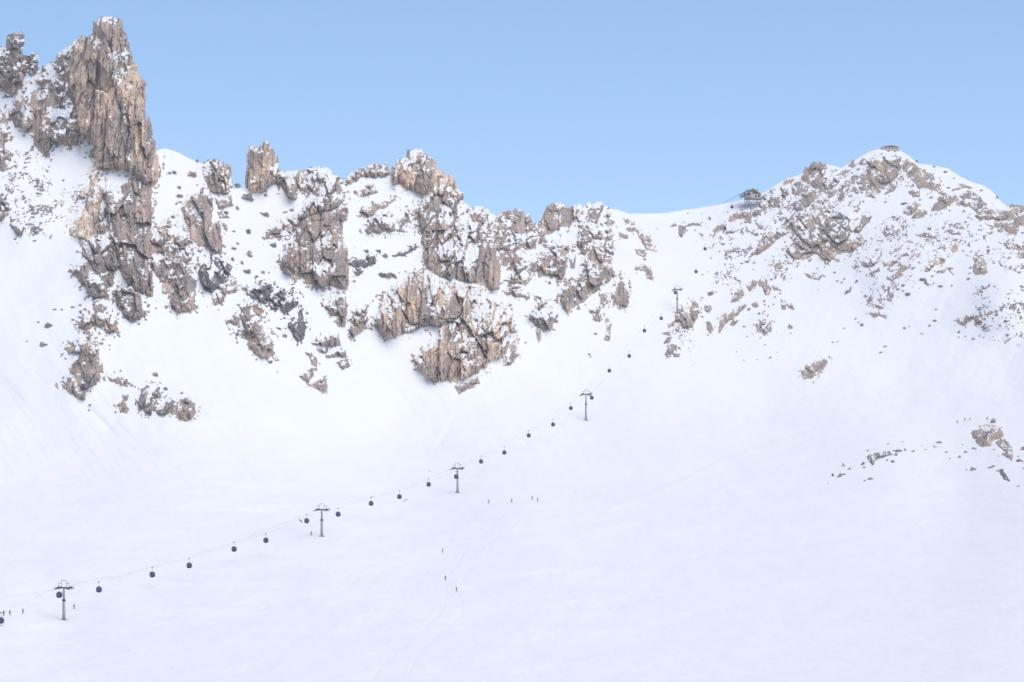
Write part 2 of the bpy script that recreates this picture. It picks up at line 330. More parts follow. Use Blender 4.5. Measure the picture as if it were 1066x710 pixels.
crag('rock_ledge', 'layered rock ledges with a rounded block at the right edge of the skyline', 'rock ledge', .3, 'brown', -5,
  ('2', [(628,432),(680,393),(740,418),(792,480),(770,502),(740,452),(680,442)], .15), ('2', [(598,482),(640,458),(740,472),(782,500),(740,532),(690,497)], .25),
  ('2', [(740,562),(800,540),(930,538),(960,508),(990,488),(1050,508),(1130,525),(1130,600),(1020,622),(1002,672),(970,684),(943,655),(938,592),(880,577),(760,577)], .16),
  ('2', [(798,612),(860,588),(940,600),(930,632),(880,647),(830,627)], .4), ('2', [(568,392),(620,343),(702,370),(640,367)], .2))
crag('rock_outcrop', 'speckled rocks on the snow just right of the largest rock face', 'rock outcrop', .62, 'grey', -30,
  ('5', [(698,90),(760,68),(805,100),(780,152),(710,170),(688,130)]))
crag('rock_outcrop', 'horseshoe of small rocks below the pair of rounded rocks', 'rock outcrop', .5, 'brown', -20,
  ('7', [(325,95),(400,53),(430,85),(485,95),(440,112),(370,112)]), ('7', [(568,20),(642,18),(642,57),(580,42)], .3), ('7', [(522,67),(600,63),(627,92),(560,87)], .3))
crag('rock_outcrop', 'slanting grey rocks in the snow between the largest face and the beaded line of rocks', 'rock outcrop', .4, 'grey', -38,
  ('5', [(518,372),(580,328),(632,328),(600,372),(560,387)]), ('5', [(568,432),(632,398),(632,417)], .1), ('5', [(398,572),(440,528),(432,557)], .1))
crag('rock_band', 'beaded line of small rocks curving down the middle of the right snow face', 'rock band', .2, 'brown', -40,
  ('7', [(133,397),(170,375),(200,330),(270,298),(277,315),(220,352),(190,387),(150,412)], .15), ('7', [(133,307),(180,273),(192,285),(150,307)], .15),
  ('7', [(213,242),(250,223),(267,240)], .1), ('7', [(123,450),(147,438),(150,500),(142,552),(118,547),(128,480)], .3))
crag('rock_outcrop', 'loose cluster of small tan rocks in the middle of the right snow face', 'rock outcrop', .3, 'warm', -35,
  ('7', [(438,287),(460,250),(500,238),(522,260),(500,292),(470,297)], .35), ('7', [(378,347),(400,313),(442,303),(410,347)], .2), ('7', [(468,357),(522,333),(512,357)], .1),
  ('7', [(568,190),(590,153),(607,175),(602,207),(575,217)], .1), ('7', [(528,320),(560,298),(578,370),(555,345)], .5))
crag('rock_outcrop', 'compact tan rock block alone on the right snow face near the picture edge', 'rock outcrop', .2, 'brown', 10,
  ('7', [(718,330),(730,290),(718,255),(740,243),(792,275),(803,357),(770,362),(735,367)]))
crag('rock_outcrop', 'small grey rock touching the right edge of the picture, below the skyline ledges', 'rock outcrop', .35, 'grey', 0,
  ('7', [(978,180),(1000,153),(1090,165),(1090,250),(1040,252),(1030,200)]))
crag('rock_outcrop', 'horizontal row of brown rocks low on the right snow face', 'rock outcrop', .2, 'brown', -5,
  ('8', [(598,225),(650,200),(660,193),(740,183),(772,220),(767,252),(735,252),(720,212),(670,217),(660,252),(620,247)]))
crag('rock_outcrop', 'dark brown rock lying lowest on the right snow slope, tilted up to the right', 'rock outcrop', .15, 'brown', -40,
  ('6', [(98,655),(130,603),(160,600),(200,590),(220,573),(262,568),(267,587),(240,595),(247,620),(200,662),(160,687),(118,682)]))
crag('rock_outcrop', 'crumbly rocks at the lower end of the beaded line on the right snow face', 'rock outcrop', .42, 'brown', -30,
  ('6', [(573,242),(630,218),(632,252),(600,272)], .25), ('6', [(638,252),(692,228),(682,272)], .5), ('6', [(605,182),(650,148),(664,202),(630,202)], .45))
crag('rock_outcrop', 'brown craggy outcrop on top of the near snow hump at the right edge', 'rock outcrop', .14, 'brown', 25,
  ('J', [(808,240),(840,223),(880,216),(945,228),(952,265),(900,285),(890,305),(850,314),(825,290),(830,275),(810,272)]),
  ('J', [(928,300),(960,268),(975,290),(1002,340),(1000,387),(960,357),(980,345),(940,320)], .22), H=5)
crag('rock_outcrop', 'low line of dark rocks along the crest of the near snow hump', 'rock outcrop', .3, 'dark', 0,
  ('J', [(263,370),(280,363),(340,348),(380,346),(382,360),(330,377),(300,387),(285,412),(273,397)]))
crag('rock_outcrop', 'dark rock streak below the brown outcrop on the near snow hump', 'rock outcrop', .1, 'dark', 40,
  ('J', [(938,440),(955,437),(970,465),(990,497),(965,485),(945,460)]))
crag('rock_outcrop', 'little rock specks on the snow saddle left of the upper lift station', 'rock outcrop', .45, 'grey', 0,
  ('3', [(118,107),(150,68),(162,97)]), ('3', [(183,90),(212,83),(222,130),(207,150),(202,177),(178,167)], .15), ('3', [(220,102),(262,78),(267,97)], .3), ('3', [(268,92),(300,68),(322,97)], .3))

crag('rock_outcrop', 'speckled rocky slope between the brown crest and the largest rock face', 'rock outcrop', .66, 'brown', -40,
  ('1', [(330,480),(435,490),(540,385),(640,370),(740,340),(800,300),(880,285),(1000,330),(1100,330),(1060,420),(900,400),(800,420),(740,480),(640,470),(540,520),(430,580),(350,560)]))
crag('rock_outcrop', 'sparse field of rock specks left of the largest rock face', 'rock outcrop', .86, 'grey', -40,
  ('3', [(340,60),(500,60),(760,60),(900,140),(840,160),(680,300),(560,330),(440,250),(340,150)]))
crag('rock_outcrop', 'wide sparse field of rock specks in the middle of the right snow face', 'rock outcrop', .86, 'brown', -35,
  ('5', [(520,170),(700,180),(860,150),(1066,200),(1060,430),(900,500),(760,560),(700,640),(560,640),(600,480),(470,400)]))
crag('rock_outcrop', 'sparse rock specks under the layered ledges near the right edge', 'rock outcrop', .86, 'grey', -15,
  ('7', [(480,0),(780,0),(960,120),(1040,300),(960,320),(840,220),(700,220),(520,180),(420,120)]))
crag('rock_outcrop', 'sparse rock specks on the snow below the row of brown rocks at right', 'rock outcrop', .86, 'grey', -10,
  ('8', [(760,20),(1090,40),(1090,340),(900,350),(800,300),(790,160)]))

# loose boulders: tile, x, y, half width, half height, tilt, region
BD = []
def bl(region, s):
    for part in s.split(';'):
        part = part.strip()
        if not part: continue
        t = part[0]; q = [float(v) for v in part[1:].split(',')]
        if len(q) == 3: q.append(q[2])
        if len(q) == 4: q.append(0)
        BD.append((region, t, *q))
bl('left', "C200,195,18;C177,273,16;C158,180,6;C110,258,5;C225,127,8,4;C255,128,6;C515,490,10;C475,550,7;C640,397,13,18,15;C680,455,10,14;C490,237,6;C415,268,9,7;C450,275,5;C450,292,4;C370,520,5,8;C330,160,9,5;C300,170,8,5;C300,118,10,5;C330,110,8;C350,128,8;C360,228,7;C420,385,9,6;C555,445,6;C470,385,5;C495,380,5;B610,690,7;B640,675,5;B700,690,5;B808,668,9;C260,408,6;C365,540,5;C425,410,6,4;C540,440,8,6")
bl('gully', "B820,440,14,6,-40;B710,300,14,9;B1020,362,12,20;B975,265,9,14;B1025,455,14,22,20;B960,430,12;B955,475,10,14;B975,410,8;B995,490,8,14;B1015,525,16,9;B960,360,7;B975,170,13;B1015,222,30,20;B695,120,10,8;B715,118,10,14;B790,125,24,16,20;B735,215,16,9;B740,240,8;B735,180,10;B810,70,7,10;B260,150,6;E355,322,16,4,-10;E380,355,14,10,-20;E320,462,12,8,30;E350,503,4;E18,238,8;E240,60,0.1;D408,352,10;D300,370,22,7;D335,497,14,18;D330,440,18;D290,607,10;D225,605,14,16;D315,608,5;D355,75,0.1")
bl('centre', "G238,456,13,11;G745,195,8;G698,382,6,4;G985,345,10,4;G960,430,8,5;G965,440,5;G588,440,5;G110,105,22,10;G150,105,20,9;F640,560,6;F560,570,8,12;F950,475,8;F735,690,9,14;F760,690,9,18;F520,635,8,12;F545,565,4;F470,555,5;D725,255,18,12,-20;D750,275,9;D630,355,18,20;D620,378,14;D950,460,8,12;D855,435,9;D790,540,18,8;D765,520,14,8;D715,520,14,7;D800,620,20,12;D780,620,10;D835,628,9;G765,215,5;F500,480,0.1")
bl('right', "4950,340,25,27;4955,382,8;4378,393,9;6515,325,20,19;6313,443,11,8;6345,440,9,4;6645,515,15,12;6675,472,17,6;6810,345,12,16;6843,335,5,10,20;6985,328,12;61020,292,18,6;6930,382,14,4;61030,215,8;6390,345,14,6,-40;6470,280,20,6,-50;6490,305,12,5;6545,120,20,6,-40;6410,90,16,6,-60;7230,447,18,12;7265,510,20,14;7490,455,20,6;7565,450,10;7645,210,10;7900,297,9;7925,228,8;71045,455,15,12;7975,225,9;7265,195,9;7682,403,16,13;7690,365,12;7695,328,14,12;7715,255,8;7370,410,26,10;7480,190,20,7,-20;7430,385,14,10,-40;7330,250,14,4,-20;7345,290,12,5,-20;7295,330,18,6,-40;8615,305,14,14;8720,350,22,8,-15;8950,325,16,11;8880,283,6;8815,280,10,5;81030,150,12;8830,95,8;8820,60,10,5;8722,40,10;8855,230,5;8940,230,20,6;8965,185,6;8660,335,8;8455,145,8,12;8450,225,18,5;8410,262,11;8615,340,8,5;8590,260,5;2125,115,13,8;2170,120,9;2185,158,9;2490,325,9;2480,305,8;2540,370,20,5;2420,440,16,7;2345,455,12;2105,470,14,8;2230,480,30,6;2650,535,18,12;2550,530,10;2660,610,14,8;2600,625,18,12;2300,600,8;2160,575,14;2320,185,12,8;2440,225,14,6;2520,262,20,8;2580,305,11,6;2880,440,8,22,-20;2770,390,18,7;21055,685,12;2410,660,18;1690,435,16,6;1830,430,14,8;1945,430,10,6;1985,430,12,5;1405,480,9;1735,250,14,9;1700,380,14,8;1855,375,16,9;1890,245,15,13;1845,268,10;1350,550,18,8;1220,650,14,9;1110,610,18,8;1240,545,18,5,-40;1350,590,20,10;115,680,20,7;1180,695,24,9;1465,570,18,14;1400,600,26,9,-30")
bl('right', "3240,15,10,5;330,122,7;3290,135,7,10;3535,148,22,12;3485,230,16,12;3750,120,16,9;3690,150,20,8,-30;3720,165,18,8;3650,350,26,10,-10;3700,358,16,5;3615,362,14,6;3400,325,14,5;3340,440,9;3380,420,6;3425,165,12;3460,278,12,4;3570,325,6;3695,405,8,4;3820,475,12,14;3540,545,12,8;3545,575,12;3590,600,0.1;4775,460,10,6;4810,550,14,9,-30;4860,513,7,4;4720,563,7;4580,508,8,4;4628,568,8,5;4650,403,9,5;4712,378,6;4275,600,6;4340,135,10;4340,265,14,5;4245,355,8;4320,235,9;4770,160,12,16;4775,185,9;4800,195,9;4630,335,14,8,-20;4660,215,24,10,-40;4735,245,12,16;4760,245,9;4835,180,8;4845,130,9;4880,105,8,10;4435,95,8;4820,5,10;5620,270,16,16;5655,210,14,8;5545,320,10,8;5490,325,12,5;5650,305,10,8;5835,260,9,5;5815,303,20,9,-10;5740,355,24,8,-35;5775,330,14,12;5850,330,14,9;5800,515,17,11;5765,540,18,5;5830,575,24,16;5865,525,6;5930,475,26,8;5970,400,16,12;51000,380,20,8;51050,420,20,10;51055,520,16,6;5910,355,14,5;5880,390,10,5;5820,455,6;5325,425,16,8;5345,485,12,7;5375,495,12,6;5395,470,12,7;5210,545,6;5255,452,12,8;5475,490,26,7,-45;5545,590,20,6,-40;5600,505,14,4,-30;5730,42,18,8,-20;5795,110,8,12;5690,165,14;5655,90,8;5930,140,0.1")
bl('hump', "J142,418,15,4,-45;J165,437,12,6,-50;J115,475,16,7,-50;J85,470,12,5,-60;J140,465,7;J235,412,14,6,-60;J245,430,6;J275,487,14,5;J248,497,5;J367,308,4,7;J442,297,4;J497,346,7,5;J540,315,3;J558,337,4;J625,300,11,5,-10;J610,322,9,6,-30;J640,303,5;J665,350,8,5;J685,383,4;J750,312,4;J765,350,7;J805,330,8,5;J818,334,5;J733,375,8,8,30;J805,440,16,12;J770,440,4;J890,430,8,6;J905,423,9,6;J930,447,6,4;J1060,335,9,14;J1040,395,14,7;J1035,372,5;J1062,398,7,5;J1062,433,5;J1035,525,6,4;J415,343,20,6;J408,365,7,12;J362,392,6;J390,400,9;J455,340,5,8;J262,342,4,6;J800,252,5,7;J912,337,5;J935,370,4;J378,362,9,5;J60,510,3;J300,380,9,11")

# ------------------------------------------------------------------ terrain surface
LA, LB = -517.0, 0.337
def lineY(px): return 517.0 / (LB - (px - CX) / F)
TOW = [(66.5, 612.2, 645.5), (335.0, 530.8, 558.5), (476.3, 487.7, 513.0), (610.0, 410.6, 437.5), (705.0, 301.5, 327.0)]
ctrl = [(px, pb, lineY(px)) for px, pt, pb in TOW] + [(785,218,2035)]
ctrl += [(80,600,1135),(80,500,1380),(80,420,1470),(120,300,1580),(100,175,1690),(115,20,1735),(0,100,1720),(0,300,1565),(0,500,1370),(0,620,1080),
 (-200,100,1700),(-200,300,1540),(-200,500,1340),(-200,640,1030),
 (300,500,1420),(300,430,1530),(300,300,1650),(280,185,1750),(200,160,1730),(400,450,1590),(450,400,1655),(450,290,1745),(440,170,1840),
 (560,400,1700),(560,300,1800),(560,225,1885),(650,300,1845),(665,225,1975),(720,220,2020),
 (800,420,1730),(800,330,1870),(850,250,1985),(925,155,2100),(940,300,1900),(940,400,1780),(1050,400,1765),(1050,300,1870),(1050,215,2030),(1250,260,1960),(1250,420,1650),
 (800,480,1570),(930,470,1575),(1000,430,1695),(1040,458,1600),(1000,520,1450),(1040,600,1150),(1250,600,1100),(800,600,1210),(533,600,1200),(533,700,905),(800,700,900),(1040,700,850),(1250,720,800),
 (66,700,900),(300,650,1040),(300,700,900),(-200,740,800),(533,560,1310),(660,520,1450),(700,450,1640)]
ctrl = np.array(ctrl, float)
def _tps(d2): return np.where(d2 > 1e-9, d2 * np.log(d2 + 1e-9), 0)
_cp = ctrl[:, :2] / 100.0
_n = len(_cp)
_K = _tps(((_cp[:, None] - _cp[None]) ** 2).sum(-1)) + np.eye(_n) * 0.02
_Pm = np.hstack([np.ones((_n, 1)), _cp])
_M = np.block([[_K, _Pm], [_Pm.T, np.zeros((3, 3))]])
_w = np.linalg.solve(_M, np.concatenate([ctrl[:, 2], np.zeros(3)]))
def rbf(px, py):
    sh = px.shape; p = np.stack([px.ravel(), py.ravel()], 1) / 100.0
    out = np.empty(len(p))
    for i in range(0, len(p), 40000):
        q = p[i:i + 40000]
        d2 = ((q[:, None] - _cp[None]) ** 2).sum(-1)
        out[i:i + 40000] = _tps(d2) @ _w[:_n] + _w[_n] + q @ _w[_n + 1:]
    return out.reshape(sh)

def sdf_poly(px, py, poly):
    """signed distance in photo pixels, positive inside"""
    d = np.full(px.shape, 1e9); inside = np.zeros(px.shape, bool)
    n = len(poly)
    for i in range(n):
        ax, ay = poly[i]; bx, by = poly[(i + 1) % n]
        ex, ey = bx - ax, by - ay; L = ex * ex + ey * ey + 1e-12
        t = np.clip(((px - ax) * ex + (py - ay) * ey) / L, 0, 1)
        d = np.minimum(d, (px - ax - t * ex) ** 2 + (py - ay - t * ey) ** 2)
        c = ((ay > py) != (by > py)) & (px < ex * (py - ay) / (ey + (1e-12 if ey == 0 else 0)) + ax)
        inside ^= c
    d = np.sqrt(d)
    return np.where(inside, d, -d)

SKY = np.array([(-900,150),(-230,60),(-100,80),(0,88),(40,78),(60,62),(80,50),(100,64),(125,105),(146,160),(157,162),(165,156),(172,154.5),(182,157),(195,164),(212,171),(225,187),(240,196),(255,196),(275,190),(290,183),(310,181),(335,183),(352,192),(358,188),(372,184),(400,186),(410,178),(440,182),(480,208),(510,232),(520,234),(535,228),(555,235),(575,228),(600,222),(630,217),(642,218),(655,222.5),(690,222),(720,217.5),(745,213.5),(765,209.5),(785,206),(800,197.5),(815,188),(835,181),(850,173.5),(862,171),(876,174.5),(884,170),(895,163.5),(905,158),(914,155.2),(926,154.6),(934,155.2),(945,161),(955,170),(970,171.8),(986,175),(1000,184),(1012,189.5),(1024,193),(1034,200),(1040,208),(1047,214),(1066,218),(1120,226),(1290,262),(2000,330)], float)
# snow aprons swell out around the crags, the gullies between them lie back
GX0, GY0, GS = -220, -20, 3.0
gx, gy = np.meshgrid(np.arange(GX0, 1300, GS), np.arange(GY0, 560, GS))
mask = np.zeros(gx.shape)
for c in CR:
    for pl in c[6]:
        pts = [tp(pl[0], *q) for q in pl[1]]
        mask = np.maximum(mask, np.clip(sdf_poly(gx, gy, pts) / 3 + .5, 0, 1))
def blur(a, s):
    r = int(s * 3); k = np.exp(-np.arange(-r, r + 1) ** 2 / (2 * s * s)); k /= k.sum()
    a = np.apply_along_axis(lambda v: np.convolve(np.pad(v, r, mode='edge'), k, 'valid'), 0, a)
    return np.apply_along_axis(lambda v: np.convolve(np.pad(v, r, mode='edge'), k, 'valid'), 1, a)
apron = blur(mask, 3.2) * 5 + blur(mask, 10) * 10
def bil(g, px, py):
    u = np.clip((px - GX0) / GS, 0, g.shape[1] - 1.001); v = np.clip((py - GY0) / GS, 0, g.shape[0] - 1.001)
    i = u.astype(int); j = v.astype(int); fu = u - i; fv = v - j
    return (g[j, i] * (1 - fu) + g[j, i + 1] * fu) * (1 - fv) + (g[j + 1, i] * (1 - fu) + g[j + 1, i + 1] * fu) * fv

def rawY(px, py):
    px = np.asarray(px, float); py = np.asarray(py, float)
    Y = rbf(px, py) - bil(apron, px, py)
    val = sm(430, 560, py)                       # 0 on the steep slopes, 1 on the valley floor
    Y += val * (10 * fbm(px / 300, py / 40, 3, 4) + 3.0 * fbm(px / 60 + py / 40, py / 13, 5, 2))
    Y += (1 - val) * (4 * fbm(px / 70, py / 60, 8, 3) + .35 * np.where(px < 660, fbm((px - .45 * py) / 11, py / 90, 9, 2) * sm(690, 560, px), fbm((px + .5 * py) / 13, py / 90, 10, 2) * sm(640, 800, px)))
    Y += val * (2.6 * fbm((px + 2.2 * py) / 150, py / 14, 15, 3) + 1.0 * fbm(px / 16, py / 5, 16, 2) * sm(-.1, .35, fbm(px / 130, py / 50, 18, 2)))
    lee = sm(330, 420, py) * (1 - sm(470, 540, py))
    Y += lee * np.where(px < 660, (1.6 * fbm((px - .8 * py) / 26, py / 60, 12, 3) + .6 * fbm((px - .75 * py) / 7, py / 70, 13, 2)) * sm(690, 520, px), 1.0 * fbm((px + 1.2 * py) / 30, py / 60, 14, 3) * sm(640, 800, px))
    return Y
_corr = []
def terrY(px, py):
    px = np.asarray(px, float); py = np.asarray(py, float)
    Y = rawY(px, py)
    for cx, cy, dy in _corr:
        Y = Y + dy * np.exp(-(((px - cx) / 22) ** 2 + ((py - cy) / 12) ** 2))
    return Y
for px_, pt_, pb_ in TOW:
    _corr.append((px_, pb_, lineY(px_) - float(rawY(np.array([px_]), np.array([pb_]))[0])))
def ground(px, py):
    Y = float(terrY(np.array([px]), np.array([py]))[0]); return P3(px, py, Y)

# ------------------------------------------------------------------ materials
def new_mat(name):
    m = bpy.data.materials.new(name); m.use_nodes = True
    nt = m.node_tree; b = nt.nodes['Principled BSDF']
    return m, nt, b
def plain(name, col, rough=.6, metal=0.0, var=.12, scale=3.0):
    m, nt, b = new_mat(name)
    n = nt.nodes.new('ShaderNodeTexNoise'); n.inputs['Scale'].default_value = scale; n.inputs['Detail'].default_value = 4
    tc = nt.nodes.new('ShaderNodeTexCoord'); nt.links.new(tc.outputs['Object'], n.inputs['Vector'])
    r = nt.nodes.new('ShaderNodeValToRGB')
    r.color_ramp.elements[0].color = (*[c * (1 - var) for c in col], 1); r.color_ramp.elements[1].color = (*[min(1, c * (1 + var)) for c in col], 1)
    r.color_ramp.elements[0].position = .3; r.color_ramp.elements[1].position = .7
    nt.links.new(n.outputs['Fac'], r.inputs['Fac']); nt.links.new(r.outputs['Color'], b.inputs['Base Color'])
    b.inputs['Roughness'].default_value = rough; b.inputs['Metallic'].default_value = metal
    return m
SNOW = (0.86, 0.875, 0.905)
def snow_bump(nt, b):
    tc = nt.nodes.new('ShaderNodeTexCoord')
    mp = nt.nodes.new('ShaderNodeMapping'); mp.inputs['Scale'].default_value = (1, .45, 1)
    nt.links.new(tc.outputs['Object'], mp.inputs['Vector'])
    n = nt.nodes.new('ShaderNodeTexNoise'); n.inputs['Scale'].default_value = .085; n.inputs['Detail'].default_value = 7; n.inputs['Roughness'].default_value = .55
    nt.links.new(mp.outputs['Vector'], n.inputs['Vector'])
    bp = nt.nodes.new('ShaderNodeBump'); bp.inputs['Strength'].default_value = .36; bp.inputs['Distance'].default_value = 3.2
    nt.links.new(n.outputs['Fac'], bp.inputs['Height'])
    return tc, bp
m_snow, nt, b = new_mat('snow')
tc, bp = snow_bump(nt, b)
n2 = nt.nodes.new('ShaderNodeTexNoise'); n2.inputs['Scale'].default_value = .02; n2.inputs['Detail'].default_value = 5
nt.links.new(tc.outputs['Object'], n2.inputs['Vector'])
r = nt.nodes.new('ShaderNodeValToRGB')
r.color_ramp.elements[0].position = .35; r.color_ramp.elements[1].position = .65
r.color_ramp.elements[0].color = (SNOW[0] * .975, SNOW[1] * .98, SNOW[2] * .995, 1); r.color_ramp.elements[1].color = (*SNOW, 1)
nt.links.new(n2.outputs['Fac'], r.inputs['Fac']); nt.links.new(r.outputs['Color'], b.inputs['Base Color'])
nt.links.new(bp.outputs['Normal'], b.inputs['Normal'])
b.inputs['Roughness'].default_value = .75; b.inputs['Specular IOR Level'].default_value = .2

m_rock, nt, b = new_mat('snowy_rock')
a_s = nt.nodes.new('ShaderNodeAttribute'); a_s.attribute_name = 'snow'
a_c = nt.nodes.new('ShaderNodeAttribute'); a_c.attribute_name = 'rock_colour'
tc = nt.nodes.new('ShaderNodeTexCoord')
nz = nt.nodes.new('ShaderNodeTexNoise'); nz.inputs['Scale'].default_value = .9; nz.inputs['Detail'].default_value = 5; nz.inputs['Roughness'].default_value = .6
nt.links.new(tc.outputs['Object'], nz.inputs['Vector'])
mad = nt.nodes.new('ShaderNodeMath'); mad.operation = 'MULTIPLY_ADD'; mad.inputs[1].default_value = .22; 
nt.links.new(nz.outputs['Fac'], mad.inputs[0]); nt.links.new(a_s.outputs['Fac'], mad.inputs[2])
mr = nt.nodes.new('ShaderNodeMapRange'); mr.inputs['From Min'].default_value = .085; mr.inputs['From Max'].default_value = .135
nt.links.new(mad.outputs[0], mr.inputs['Value'])
mp = nt.nodes.new('ShaderNodeMapping'); mp.inputs['Scale'].default_value = (.55, .55, .16)
nt.links.new(tc.outputs['Object'], mp.inputs['Vector'])
st = nt.nodes.new('ShaderNodeTexNoise'); st.inputs['Scale'].default_value = 1.0; st.inputs['Detail'].default_value = 6; st.inputs['Roughness'].default_value = .65
nt.links.new(mp.outputs['Vector'], st.inputs['Vector'])
sr = nt.nodes.new('ShaderNodeMapRange'); sr.inputs['From Min'].default_value = .3; sr.inputs['From Max'].default_value = .7; sr.inputs['To Min'].default_value = .72; sr.inputs['To Max'].default_value = 1.28
nt.links.new(st.outputs['Fac'], sr.inputs['Value'])
ml = nt.nodes.new('ShaderNodeVectorMath'); ml.operation = 'SCALE'
nt.links.new(a_c.outputs['Color'], ml.inputs[0]); nt.links.new(sr.outputs['Result'], ml.inputs['Scale'])
mx = nt.nodes.new('ShaderNodeMix'); mx.data_type = 'RGBA'
nt.links.new(mr.outputs['Result'], mx.inputs['Factor']); nt.links.new(ml.outputs['Vector'], mx.inputs[6]); mx.inputs[7].default_value = (*SNOW, 1)
nt.links.new(mx.outputs[2], b.inputs['Base Color'])
bp = nt.nodes.new('ShaderNodeBump'); bp.inputs['Strength'].default_value = .6; bp.inputs['Distance'].default_value = .8
nt.links.new(st.outputs['Fac'], bp.inputs['Height']); nt.links.new(bp.outputs['Normal'], b.inputs['Normal'])
b.inputs['Roughness'].default_value = .85; b.inputs['Specular IOR Level'].default_value = .15

m_steel = plain('galvanised_steel', (.30, .31, .33), .5, .3)
m_dark = plain('dark_steel', (.045, .05, .07), .5, .4)
m_pole = plain('tower_paint', (.42, .41, .43), .55, .1)
m_conc = plain('concrete', (.33, .32, .31), .9)
m_navy = plain('navy_shell', (.012, .028, .11), .35)
m_glass, nt, b = new_mat('tinted_glass')
b.inputs['Base Color'].default_value = (.02, .045, .14, 1); b.inputs['Alpha'].default_value = .72; b.inputs['Roughness'].default_value = .06; b.inputs['Specular IOR Level'].default_value = .7
m_rope = plain('steel_rope', (.28, .28, .30), .5, .3)
m_wood = plain('brown_timber', (.27, .175, .115), .8, 0, .25, 1.2)
m_pale = plain('pale_render', (.72, .68, .60), .85)
m_grey = plain('grey_cladding', (.46, .45, .47), .6, .1)
m_stone = plain('stone_wall', (.56, .50, .44), .9, 0, .3, 1.0)
m_roofsn = plain('roof_snow', SNOW, .8, 0, .02)
m_glassd = plain('dark_window', (.03, .035, .045), .1)

# ------------------------------------------------------------------ snow terrain mesh
cols = np.concatenate([np.arange(-900, -224, 26.), np.arange(-224, 1292, 1.25), np.arange(1300, 2000, 26.)])
ysk = np.interp(cols, SKY[:, 0], SKY[:, 1]) + .35 * perlin(cols / 6, cols * 0 + .5, 4)
NR = 520
t = np.linspace(0, 1, NR)
PX = np.repeat(cols[None], NR, 0); PY = ysk[None] + (735 - ysk[None]) * t[:, None]
TY = terrY(np.clip(PX, -222, 1288), PY)
# ski tracks, the edges of a groomed road and avalanche runnels pressed into the snow
TRK = [(1.6, 1.2, [(560,522),(536,545),(512,562),(505,580),(486,596),(477,616),(480,640),(455,662),(430,690),(420,735)]), (1.6, 1.2, [(533,523),(512,548),(488,566),(478,584),(464,604),(462,630),(440,655),(392,700),(370,735)]),
       (1.2, 1.2, [(509,524),(480,545),(470,556),(461,575),(440,600),(410,640),(330,690),(260,735)]), (1.8, 1.6, [(840,446),(900,441),(980,441.5),(1066,443),(1290,452)]), (-1.6, 2.0, [(840,451),(900,446),(980,446.5),(1066,448),(1290,457)]),
       (1.8, 1.8, [(-224,522),(0,508),(110,501),(250,507),(380,533),(470,541),(600,531),(690,505),(760,472),(840,447)]), (-1.4, 2.2, [(-224,528),(0,514),(110,507),(250,513),(380,539),(470,547),(600,537),(690,511),(760,478),(840,453)]),
       (1.2, 1.3, [(24,640),(60,655),(120,660),(220,650),(330,612),(420,575),(500,552)]), (1.0, 1.2, [(76,634),(110,650),(190,676),(320,690),(480,735)]),
       (1.4, 1.8, [(700,232),(720,217.5),(735,219.5),(757,222.5)]), (1.0, 1.4, [(640,226),(664,232),(690,245),(668,270),(650,320),(630,370),(600,420),(560,470),(540,500)]),
       (2.2, 2.5, [(92,425),(130,462),(165,488),(200,505)]), (1.8, 2.0, [(120,440),(160,476),(210,502)]), (2.0, 2.6, [(196,436),(240,470),(262,498)]), (1.8, 2.2, [(340,408),(352,440),(370,470)]), (2.0, 2.5, [(480,402),(470,440),(452,470)])]
def spline(p, n=14):
    p = np.array([p[0]] + list(p) + [p[-1]], float); out = []
    for k in range(1, len(p) - 2):
        for f in np.linspace(0, 1, n, endpoint=False):
            out.append(.5 * (2 * p[k] + (p[k + 1] - p[k - 1]) * f + (2 * p[k - 1] - 5 * p[k] + 4 * p[k + 1] - p[k + 2]) * f * f + (3 * p[k] - p[k - 1] - 3 * p[k + 1] + p[k + 2]) * f ** 3))
    out.append(p[-2]); return np.array(out)
for amp_, wid_, pts_ in TRK:
    q = spline(pts_)
    x0_, x1_ = np.searchsorted(cols, [q[:, 0].min() - 8, q[:, 0].max() + 8])
    sub = (slice(None), slice(x0_, x1_))
    dm = np.full(PX[sub].shape, 1e9)
    for a_, b_ in zip(q[:-1], q[1:]):
        i0, i1 = np.searchsorted(cols[x0_:x1_], [min(a_[0], b_[0]) - 7, max(a_[0], b_[0]) + 7])
        sx_, sy_ = PX[sub][:, i0:i1], PY[sub][:, i0:i1]; e = b_ - a_
        t_ = np.clip(((sx_ - a_[0]) * e[0] + (sy_ - a_[1]) * e[1]) / (e @ e + 1e-9), 0, 1)
        dm[:, i0:i1] = np.minimum(dm[:, i0:i1], np.hypot(sx_ - a_[0] - t_ * e[0], sy_ - a_[1] - t_ * e[1]))
    TY[sub] += .5 * amp_ * np.exp(-(dm / wid_) ** 2)
for i in range(1, NR):          # a walker going down the slope always comes closer
    TY[i] = np.minimum(TY[i], TY[i - 1] - .02)
X = (PX - CX) / F * TY; Z = (HZ - PY) / F * TY
V = np.stack([X, TY, Z], -1)
bk = []
for k in range(1, 12):           # the far side of the ridge
    dY = 1.2 * k ** 2.1 + 1.0 * k
    yy = TY[0] + dY
    bk.append(np.stack([(cols - CX) / F * TY[0] + 0 * dY, yy, Z[0] - dY * (.12 + .055 * k)], -1))
fr = []
for k in range(1, 22):           # the ground goes on under the camera
    q = k / 21.0
    yy = TY[-1] * (1 - q) - 300 * q
    fr.append(np.stack([(cols - CX) / F * np.maximum(TY[-1], 1) * (1 + .3 * q), yy, Z[-1] - 25 * q], -1))
V = np.concatenate([np.stack(bk[::-1]), V, np.stack(fr)], 0)
R_, C_ = V.shape[:2]
idx = np.arange(R_ * C_).reshape(R_, C_)
fc = np.stack([idx[:-1, :-1], idx[1:, :-1], idx[1:, 1:], idx[:-1, 1:]], -1).reshape(-1, 4)
